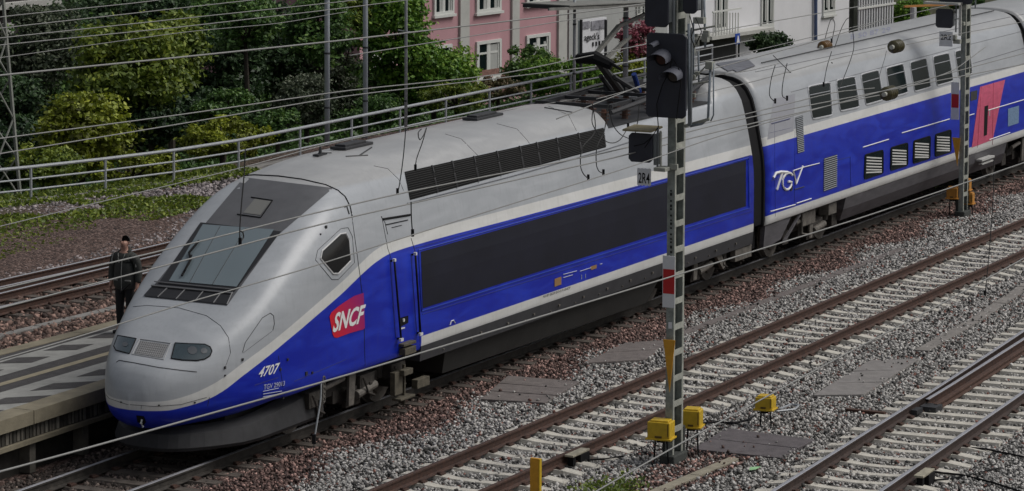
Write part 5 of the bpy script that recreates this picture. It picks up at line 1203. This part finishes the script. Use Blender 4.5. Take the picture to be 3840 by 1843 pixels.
mb = MB(); a = F2(2052, -50, .12); b_ = F2(2052, 112, .12); mb.tube([a-HO, b_-HO], .09, 8); mb.build('drainpipe', mat('pipe_blue', (.07, .10, .20), .5), wh)
HO2 = HO
# grey neighbouring house between the two, and dark house far left
A3 = deep(1500, 60, 135); F3 = facade(A3)
gh = empty('grey_house', (A3.x, A3.y, -2)); tag(gh, 'plain pale grey house wall between the pink house and the signal board', 'house'); HO = Vector(gh.location)
mb = MB(); a = F3(1432, 0); b_ = F3(1680, 0); L = (b_-a).dot(e_); c = a+e_*L/2-n_f*4; mb.box(Vector((c.x, c.y, 1.6))-HO, (L, 8, 7.6), RZ); mb.build('wall', mat('grey_wall', (.40, .41, .40), .9, noise=.1), gh)
window(F3, gh, 1600, 1625, -10, 40, 0)
A4 = deep(150, 60, 135); F4 = facade(A4)
dh = empty('backdrop_house', (A4.x, A4.y, -2)); tag(dh, 'house with its wall darkened as tree gap shade and pale patches showing through the trees at the upper left', 'house'); HO = Vector(dh.location)
mb = MB(); a = F4(-60, 0); b_ = F4(640, 0); L = (b_-a).dot(e_); c = a+e_*L/2-n_f*4; mb.box(Vector((c.x, c.y, 4))-HO, (L, 8, 12.5), RZ); mb.build('wall', mat('gap_shade_wall', (.035, .030, .030), .9, noise=.5, scale=2), dh)  # near-black wall colour supplies the shade seen in gaps between the trees
mb = MB(); fbox(mb, F4, -20, 140, 10, 25, .4, .4); fbox(mb, F4, 60, 72, 100, 240, .2, .15); fbox(mb, F4, 240, 262, 20, 130, .2, .15); fbox(mb, F4, 0, 26, 60, 160, .2, .15); fbox(mb, F4, -10, 30, 290, 360, .2, .15); mb.build('white_trim', cream, dh)
for q in ((150, 190, 40, 110, 0), (320, 360, 30, 90, 0)): window(F4, dh, *q)
# sign board of the shop
A5 = deep(1490, 90, 108); F5 = facade(A5)
sg = empty('shop_sign', (A5.x, A5.y, -1.9)); tag(sg, 'white shop sign board with dark lettering, right of the pink house', 'sign'); HO = Vector(sg.location)
mb = MB(); fbox(mb, F5, 1459, 1526, 52, 150, 0, .08); mb.build('board', white_sign, sg)
mb = MB(); fbox(mb, F5, 1461, 1482, 56, 74, .03, .02); fbox(mb, F5, 1486, 1522, 54, 76, .03, .02); mb.build('picture_strip', mat('picture_grey', (.36, .36, .40), .6, noise=.6, scale=9), sg)
mb = MB(); a = F5(1462, 50, .2); mb.tube([a-HO, Vector((a.x, a.y, -1.9))-HO], .05); a = F5(1524, 50, .2); mb.tube([a-HO, Vector((a.x, a.y, -1.9))-HO], .05); mb.split('sign_post', dark, sg)
v, f = text_mesh('ageck\'s', 1, 0, .01); mb = MB(); a = F5(1470, 86, .02); b_ = F5(1508, 82, .02); H_ = .29; mb.add([a+(b_-a)*u+Vector((0, 0, (q-1)*H_))-HO for u, q in v], f); mb.build('sign_text', black, sg)
mb = MB(); a = F5(1492, 112, .02); b_ = F5(1516, 108, .02)
for i in range(4): mb.box(a+(b_-a)*i/3-HO, (.05, .03, .14), RZ)
mb.build('sign_text', black, sg)
# station canopy
cp = empty('canopy', deep(1500, 25, 100)); tag(cp, 'dark flat canopy with slanting grey struts above the shop sign', 'canopy'); HO = Vector(cp.location); F6 = facade(deep(1500, 25, 100))
mb = MB(); a = F6(1372, 18); b_ = F6(1700, 4); mb.bar(a-HO, b_-HO, 1.6, .10); mb.build('canopy_roof', dark, cp)
mb = MB(); mb.bar(F6(1372, 12)-HO, F6(1700, -3)-HO, 1.7, .03); mb.bar(F6(1380, 24, .8)-HO, F6(1700, 10, .8)-HO, .05, .08); mb.build('canopy_edge', mat('canopy_edge', (.25, .25, .23), .7, noise=.4), cp)
mb = MB(); mb.bar(F6(1486, 152)-HO, F6(1557, 66)-HO, .12, .12); mb.bar(F6(1500, 170)-HO, F6(1585, 92)-HO, .10, .10); mb.bar(F6(1557, 66)-HO, F6(1632, 32)-HO, .10); mb.split('canopy_strut', mat('strut_grey', (.32, .32, .29), .7, noise=.3), cp)
# blue pictogram sign
bs = empty('blue_sign', at(1855, 98, 1, 13)); tag(bs, 'small square blue sign with a white mark, at the foot of the white facade', 'sign')
mb = MB(); mb.box((0, 0, 0), (.30, .02, .34), RZ); mb.build('plate', mat('sign_blue', (.02, .07, .38), .4), bs); mb = MB(); mb.tube([(.0, .02, -.1), (.0, .02, -1.6)], .03); mb.build('post', white, bs)
mb = MB(); mb.prism([(-.12, -.03, -.12), (.12, -.03, -.12), (.03, -.03, .10), (-.03, -.03, .10)], (0, .012, 0)); mb.build('mark', white_sign, bs)
# bar fence right of the white house
A7 = deep(2200, 50, 128); F7 = facade(A7); bf = empty('bar_fence', (A7.x, A7.y, -1.9)); tag(bf, 'fence of upright metal bars on the right behind the train roof', 'fence'); HO = Vector(bf.location)
mb = MB()
for X in np.arange(2160, 2246, 6.5): fbox(mb, F7, X, X+2.8, -70, 110, .03, .05)
mb.split('fence_bar', mat('bar_pale', (.52, .53, .54), .6), bf)
mb = MB(); fbox(mb, F7, 2155, 2250, 20, 25, .07, .05); fbox(mb, F7, 2155, 2250, -40, -36, .07, .05); mb.build('fence_rail', winframe, bf)
mb = MB(); fbox(mb, F7, 2166, 2240, -40, 140, -.3, .2); o = mb.build('fence_backing', mat('backing_dark', (.08, .09, .07), .9, noise=.4)); o.location = HO; tag(o, 'dark backing slab behind the bar fence at the top right', 'wall')  # plain dark slab filling the gaps between the bars
p_ = deep(2297, 62, 115); t = empty('steel_pole', (p_.x, p_.y, -1.9)); tag(t, 'short pale post with an orange crossbar above the trailer roof, top right', 'pole')
mb = MB(); mb.tube([(0, 0, 0), (0, 0, p_.z+2.5)], .11, 10); mb.build('pole_shaft', mat('post_white', (.55, .56, .57), .6), t)
mb = MB(); mb.bar((-.4, .2, p_.z+2.55), (2.6, -1.2, p_.z+2.5), .07); mb.build('crossbar', mat('orange_brown', (.45, .20, .05), .6), t)

# ================================================================== TREES AND BUSHES
def tree(label, X, Y, rx, ry, yp, lm, n_=7000, leaf=.07, clumps=34, name='tree', cat='tree', ground=-1.8, group='trees and bushes beyond the railing', trunk=True, irr=.9, seed=None):
    c = at(X, Y, 1, yp); dist = (c-CAM).dot(FW); ppm = F_D/dist; ax_, az_ = rx/ppm, ry/ppm; ay_ = min(ax_, 2.6)
    t = empty(name, (c.x, c.y, ground)); tag(t, label, cat, group); z0 = c.z-ground
    K = rng.normal(size=(clumps, 3)); K /= np.linalg.norm(K, axis=1)[:, None]; K *= rng.uniform(.35, 1.0, (clumps, 1))**.6; K *= np.array([[ax_, ay_, az_]])*.95
    Rk = rng.uniform(.22, .46, clumps)*min(ax_, az_)*irr
    P0 = K.copy(); n_ = int(n_*1.25); i = rng.integers(0, clumps, n_); D = rng.normal(size=(n_, 3)); D /= np.linalg.norm(D, axis=1)[:, None]
    rad = rng.uniform(.25, 1.1, n_)**.5; stray = rng.random(n_) < .16; rad = np.where(stray, rad*rng.uniform(1.1, 1.75, n_), rad)
    P = K[i]+D*(Rk[i]*rad)[:, None]*np.array([[1.25, 1.1, .8]])+np.sin(P0[i]*5+D*7)*.06
    N_ = D*.6+rng.normal(size=(n_, 3))*.6+np.array([[0, 0, .5]])
    ck = rng.uniform(-.25, .25, clumps)
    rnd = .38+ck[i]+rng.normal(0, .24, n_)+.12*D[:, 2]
    P[:, 2] += z0
    ok = P[:, 2] > .05
    leaves_mesh('crown', P[ok], N_[ok], rng.uniform(leaf*.6, leaf*1.3, n_)[ok], rnd[ok], lm, t)
    if trunk:
        mb = MB(); mb.tube([(0, 0, 0), (.05, 0, z0*.5), (-.02, .05, z0)], [.13*min(1, az_/2)+.05, .09, .05], 7)
        for k in range(0, clumps, 3): q = Vector(K[k]); mb.tube([(0, 0, max(.2, z0-az_*.7)), q*.5+Vector((0, 0, z0-.2)), q+Vector((0, 0, z0))], [.05, .035, .015], 5)
        mb.build('trunk', bark, t)
    return t
S_ = 1.0
tree('yellow green bush left, just right of the lattice mast', 205, 330, 105, 105, 19.5, LF_YE, 9000, .075, 40)
tree('tall olive tree left, its crown under the wires', 330, 190, 130, 140, 22.5, LF_OL, 16000, .085, 60)
tree('olive crown right of the tall olive tree', 430, 130, 80, 110, 23.5, LF_OL, 9000, .085, 40)
tree('yellow shrub directly behind the railing at the far left', 110, 420, 100, 50, 18.9, LF_OL, 5500, .06, 28, name='shrub', cat='shrub')
tree('yellow low shrub behind the railing posts at left', 330, 420, 140, 42, 18.0, LF_YE, 7500, .055, 34, name='shrub', cat='shrub')
tree('long yellow shrub behind the railing near the cab roof', 560, 350, 130, 48, 17.9, LF_YE, 8500, .06, 40, name='shrub', cat='shrub')
tree('round green shrub left of the thick poles', 700, 312, 62, 36, 18.5, LF_GR, 4500, .06, 24, name='shrub', cat='shrub')
tree('blue green shrub below the dark hollow in the trees', 560, 270, 90, 45, 20.5, LF_GR, 6500, .06, 34, name='shrub', cat='shrub')
tree('dark conifer like tree in the middle of the trees at left', 560, 180, 100, 120, 26, LF_DK, 13000, .08, 50)
tree('dark green tree reaching the top edge beside the thick pole', 690, 120, 100, 120, 28, LF_DK, 12000, .08, 50)
tree('mid green tree over the top edge, left of the pink gaps', 620, 60, 90, 70, 24, LF_GR, 8000, .075, 34)
tree('grey leaved bush behind the thick pole', 770, 250, 70, 70, 22, LF_GY, 6500, .055, 34)
tree('grey green tree behind the two thick poles', 855, 190, 70, 130, 26, LF_GY, 8000, .06, 40)
tree('very dark tree between the two thick poles', 880, 60, 75, 90, 30, LF_DK, 9000, .08, 36)
tree('bright green tree right of the thick poles, in front of the pink house', 1015, 95, 95, 130, 22, LF_BR, 13000, .08, 50)
tree('bright green lower crown spreading toward the pink house window', 1090, 190, 110, 80, 21, LF_BR, 13000, .075, 54)
tree('green bush behind the railing right of the thin pole', 1150, 245, 95, 38, 18.5, LF_OL, 7500, .055, 36, name='shrub', cat='shrub')
tree('green bush left of the thin pole, over the railing', 940, 280, 75, 50, 19.5, LF_GR, 6500, .06, 34, name='shrub', cat='shrub')
tree('mixed pink and green shrub at the foot of the pink house', 1255, 225, 80, 26, 19.5, LF_RD, 5500, .055, 28, name='shrub', cat='shrub')
tree('dark leaved slim bush in front of the second pilaster', 1330, 165, 62, 50, 23, LF_GR, 5500, .06, 28, name='shrub', cat='shrub')
tree('yellow green bush under the shop sign', 1410, 190, 105, 52, 20.5, LF_BR, 12000, .06, 50, name='shrub', cat='shrub')
tree('yellow bush right of the thick blue grey pole', 1600, 185, 75, 60, 21, LF_YE, 9000, .06, 40, name='shrub', cat='shrub')
tree('green bush behind the pantograph', 1500, 200, 70, 45, 21, LF_OL, 6500, .06, 30, name='shrub', cat='shrub')
tree('green tree between the thick poles and the pink house end', 800, 70, 85, 95, 24, LF_GR, 10000, .075, 44)
tree('green crown over the top edge left of the bright tree', 930, 30, 70, 70, 25, LF_OL, 8000, .075, 36)
tree('pink flowering shrub beside the signal board', 1598, 95, 42, 48, 21, LF_PK, 5500, .06, 30, name='shrub', cat='shrub')
tree('clipped dark green hedge below the white facade', 1936, 116, 58, 30, 21, LF_DK, 9000, .06, 44, name='hedge', cat='hedge')
tree('green tree right of the bar fence over the trailer roof', 2290, 38, 45, 40, 22, LF_BR, 9000, .07, 40)
tree('dark tree at the top right behind the distant mast', 2420, -14, 80, 34, 22, LF_GR, 8000, .08, 36)
tree('grey green tree at the upper left corner', 90, 120, 110, 120, 27, LF_GY, 10000, .07, 44)
tree('thin dark tree at the upper left behind the lattice mast', 40, 280, 80, 110, 25, LF_DK, 8500, .07, 40)
tree('dark tree above the tall olive tree', 330, 40, 160, 60, 30, LF_DK, 11000, .08, 44)
tree('dark undergrowth bush behind the yellow one at left', 380, 300, 90, 60, 22, LF_DK, 7000, .065, 36, name='shrub', cat='shrub')
for k, (X, Y, rx, ry, yp) in enumerate(((120, 200, 150, 150, 31), (300, 300, 150, 90, 27), (470, 60, 150, 100, 33), (520, 300, 130, 70, 24), (700, 220, 120, 110, 31), (800, 40, 120, 90, 34), (900, 230, 90, 80, 26), (40, 380, 90, 80, 22), (1010, 230, 80, 60, 23), (240, 60, 140, 80, 35))):
    tree(['dark tree mass behind the yellow bush at left', 'dark tree low behind the tall olive tree', 'dark tree high above the olive crown at left', 'dark tree low in the hollow right of the olive tree', 'dark tree behind the round green shrub', 'dark tree at the top edge left of the thick poles', 'dark tree low behind the two thick poles', 'dark bush at the foot of the lattice mast', 'dark bush low behind the thin pale pole', 'dark tree at the top edge over the tall olive tree'][k], X, Y, rx, ry, yp, LF_DK if k % 2 else LF_GR, 9000, .085, 46, group='dark trees further back')
# low planting filling the strip behind the railing
n_ = 70000; P = np.stack([rng.uniform(10, 60, n_), rng.uniform(0, 12, n_), np.zeros(n_)], 1); ey = np.array([edge_y(x) for x in P[:, 0]]); P[:, 1] += ey+.4
P[:, 2] = np.maximum(-1.7+rng.uniform(0, .7, n_), .28-(P[:, 1]-ey)/3.5*1.9)+rng.uniform(0, .3, n_); P = P[frustum(P)]
tag(leaves_mesh('undergrowth', P, rng.normal(size=P.shape)+np.array([[0, 0, .8]]), rng.uniform(.05, .10, len(P)), rng.random(len(P))*.6, LF_GR), 'dense low green undergrowth behind the railing', 'undergrowth', kind='stuff')

# ================================================================== MAN IN THE DARK JACKET
man = empty('person', (6.43, 4.23, .8), 0); man.rotation_euler = (0, 0, R(-135))   # local +y is where he faces
man.rotation_euler = (0, 0, R(150)-math.pi/2+R(30)); tag(man, 'man in dark jacket and black trousers standing on the platform behind the train nose', 'person')
def skinned(name, verts, edges, m, parent, sub=2):
    me = bpy.data.meshes.new(name); me.from_pydata([v[:3] for v in verts], edges, []); o = bpy.data.objects.new(name, me); COL.objects.link(o); o.parent = parent
    s = o.modifiers.new('skin', 'SKIN'); s.use_smooth_shade = True
    for i, v in enumerate(verts):
        r = v[3]; sv = me.skin_vertices[0].data[i]; sv.radius = r if isinstance(r, tuple) else (r, r); sv.use_root = (i == 0)
    s_ = o.modifiers.new('sub', 'SUBSURF'); s_.levels = sub; s_.render_levels = sub
    me.materials.append(m); return o
V_ = [(0, 0, .92, (.15, .11)), (0, 0, 1.10, (.14, .10)), (0, .01, 1.30, (.17, .11)), (0, 0, 1.43, (.12, .08)), (0, .01, 1.50, (.055, .055)), (0, .02, 1.60, (.075, .09)), (0, .02, 1.68, (.07, .085)),
      (-.10, 0, .86, .095), (-.11, .01, .50, .065), (-.11, -.02, .12, .045), (-.12, .10, .04, (.045, .035)), (.10, 0, .86, .095), (.11, .01, .50, .065), (.11, -.02, .12, .045), (.12, .10, .04, (.045, .035)),
      (-.21, 0, 1.40, .06), (-.27, -.02, 1.13, .048), (-.28, .03, .90, .036), (-.28, .05, .84, (.022, .04)), (.21, 0, 1.40, .06), (.27, -.02, 1.13, .048), (.28, .03, .90, .036), (.28, .05, .84, (.022, .04))]
E_ = [(0, 1), (1, 2), (2, 3), (3, 4), (4, 5), (5, 6), (0, 7), (7, 8), (8, 9), (9, 10), (0, 11), (11, 12), (12, 13), (13, 14), (3, 15), (15, 16), (16, 17), (17, 18), (3, 19), (19, 20), (20, 21), (21, 22)]
for s_ in (-1, 1):   # fingers
    b0 = 18 if s_ < 0 else 22
    for k in range(4):
        i0 = len(V_); yy = .02+.02*k; L = (.075, .085, .08, .062)[k]
        V_ += [(s_*.285, yy, .79, .009), (s_*.275, yy+.01, .79-L*.55, .0085), (s_*.262, yy+.012, .79-L, .007)]; E_ += [(b0, i0), (i0, i0+1), (i0+1, i0+2)]
    i0 = len(V_); V_ += [(s_*.27, .085, .82, .010), (s_*.26, .105, .785, .009)]; E_ += [(b0, i0), (i0, i0+1)]
bd = skinned('body', V_, E_, skin, man)
skinned('trousers', [(0, 0, .95, (.165, .125)), (-.10, 0, .84, .112), (-.11, .01, .50, .082), (-.11, -.01, .10, .07), (.10, 0, .84, .112), (.11, .01, .50, .082), (.11, -.01, .10, .07)], [(0, 1), (1, 2), (2, 3), (0, 4), (4, 5), (5, 6)], trousers, man)
jk = skinned('jacket', [(0, 0, .76, (.26, .18)), (0, 0, .95, (.245, .175)), (0, 0, 1.12, (.225, .165)), (0, .01, 1.30, (.225, .16)), (0, 0, 1.42, (.17, .12)), (0, .0, 1.49, (.085, .085)), (-.235, 0, 1.38, .085), (-.285, -.02, 1.13, .070), (-.29, .03, .92, .058), (.235, 0, 1.38, .085), (.285, -.02, 1.13, .070), (.29, .03, .92, .058)],
             [(0, 1), (1, 2), (2, 3), (3, 4), (4, 5), (4, 6), (6, 7), (7, 8), (4, 9), (9, 10), (10, 11)], jacket, man)
mb = MB(); mb.tube([(-.02, .152, .80), (-.02, .158, 1.1), (-.03, .15, 1.32), (-.07, .10, 1.46)], .008, 4); mb.tube([(.03, .15, 1.30), (.08, .10, 1.46)], .012, 4); mb.box((.13, .148, .98), (.14, .02, .02)); mb.box((-.15, .142, .98), (.12, .02, .02)); mb.tube([(-.20, .05, 1.44), (-.26, .05, 1.32), (-.27, .06, 1.22)], .010, 4); mb.tube([(.20, .07, 1.46), (.22, .09, 1.34), (.21, .11, 1.25)], .012, 4); mb.build('jacket_trim', jacket_lt, jk)
mb = MB(); mb.tube([(-.09, .04, 1.47), (-.07, -.07, 1.51), (0, -.10, 1.52), (.07, -.07, 1.51), (.09, .04, 1.47)], .032, 7); mb.build('collar', jacket, jk, smooth=True)
hm = MB(); hv = []
for i in range(9):
    for j in range(14):
        a = math.pi*(-.02+.62*i/8); b_ = 2*math.pi*j/14; hv.append((.083*math.sin(a)*math.cos(b_), -.012+.100*math.sin(a)*math.sin(b_)-.012*(i/8), 1.675+.095*math.cos(a)))
hf = [(i*14+j, i*14+(j+1) % 14, (i+1)*14+(j+1) % 14, (i+1)*14+j) for i in range(8) for j in range(14) if not (i >= 1 and 0 <= j <= 6)]
hm.add(hv, hf); hm.build('hair', hair, man, smooth=True)
mb = MB(); mb.prism([(-.014, .098, 1.63), (.014, .098, 1.63), (.006, .090, 1.675), (-.006, .090, 1.675)], (0, .028, -.008)); mb.tube([(-.078, .02, 1.66), (-.092, .0, 1.64), (-.080, .0, 1.61)], .012, 6); mb.tube([(.078, .02, 1.66), (.092, .0, 1.64), (.080, .0, 1.61)], .012, 6); mb.build('nose_and_ears', skin, man, smooth=True)
mb = MB()
for s_ in (-1, 1): mb.box((s_*.030, .104, 1.668), (.024, .008, .010)); mb.box((s_*.032, .106, 1.685), (.034, .008, .007))
mb.box((0, .104, 1.590), (.042, .01, .008)); mb.build('eyes_and_mouth', hair, man)
for s_ in (-1, 1): mb = MB(); mb.box((s_*.115, .05, .035), (.095, .27, .07)); mb.build('shoe', shoe, man, bevel=.02)
bpy.context.view_layer.update()
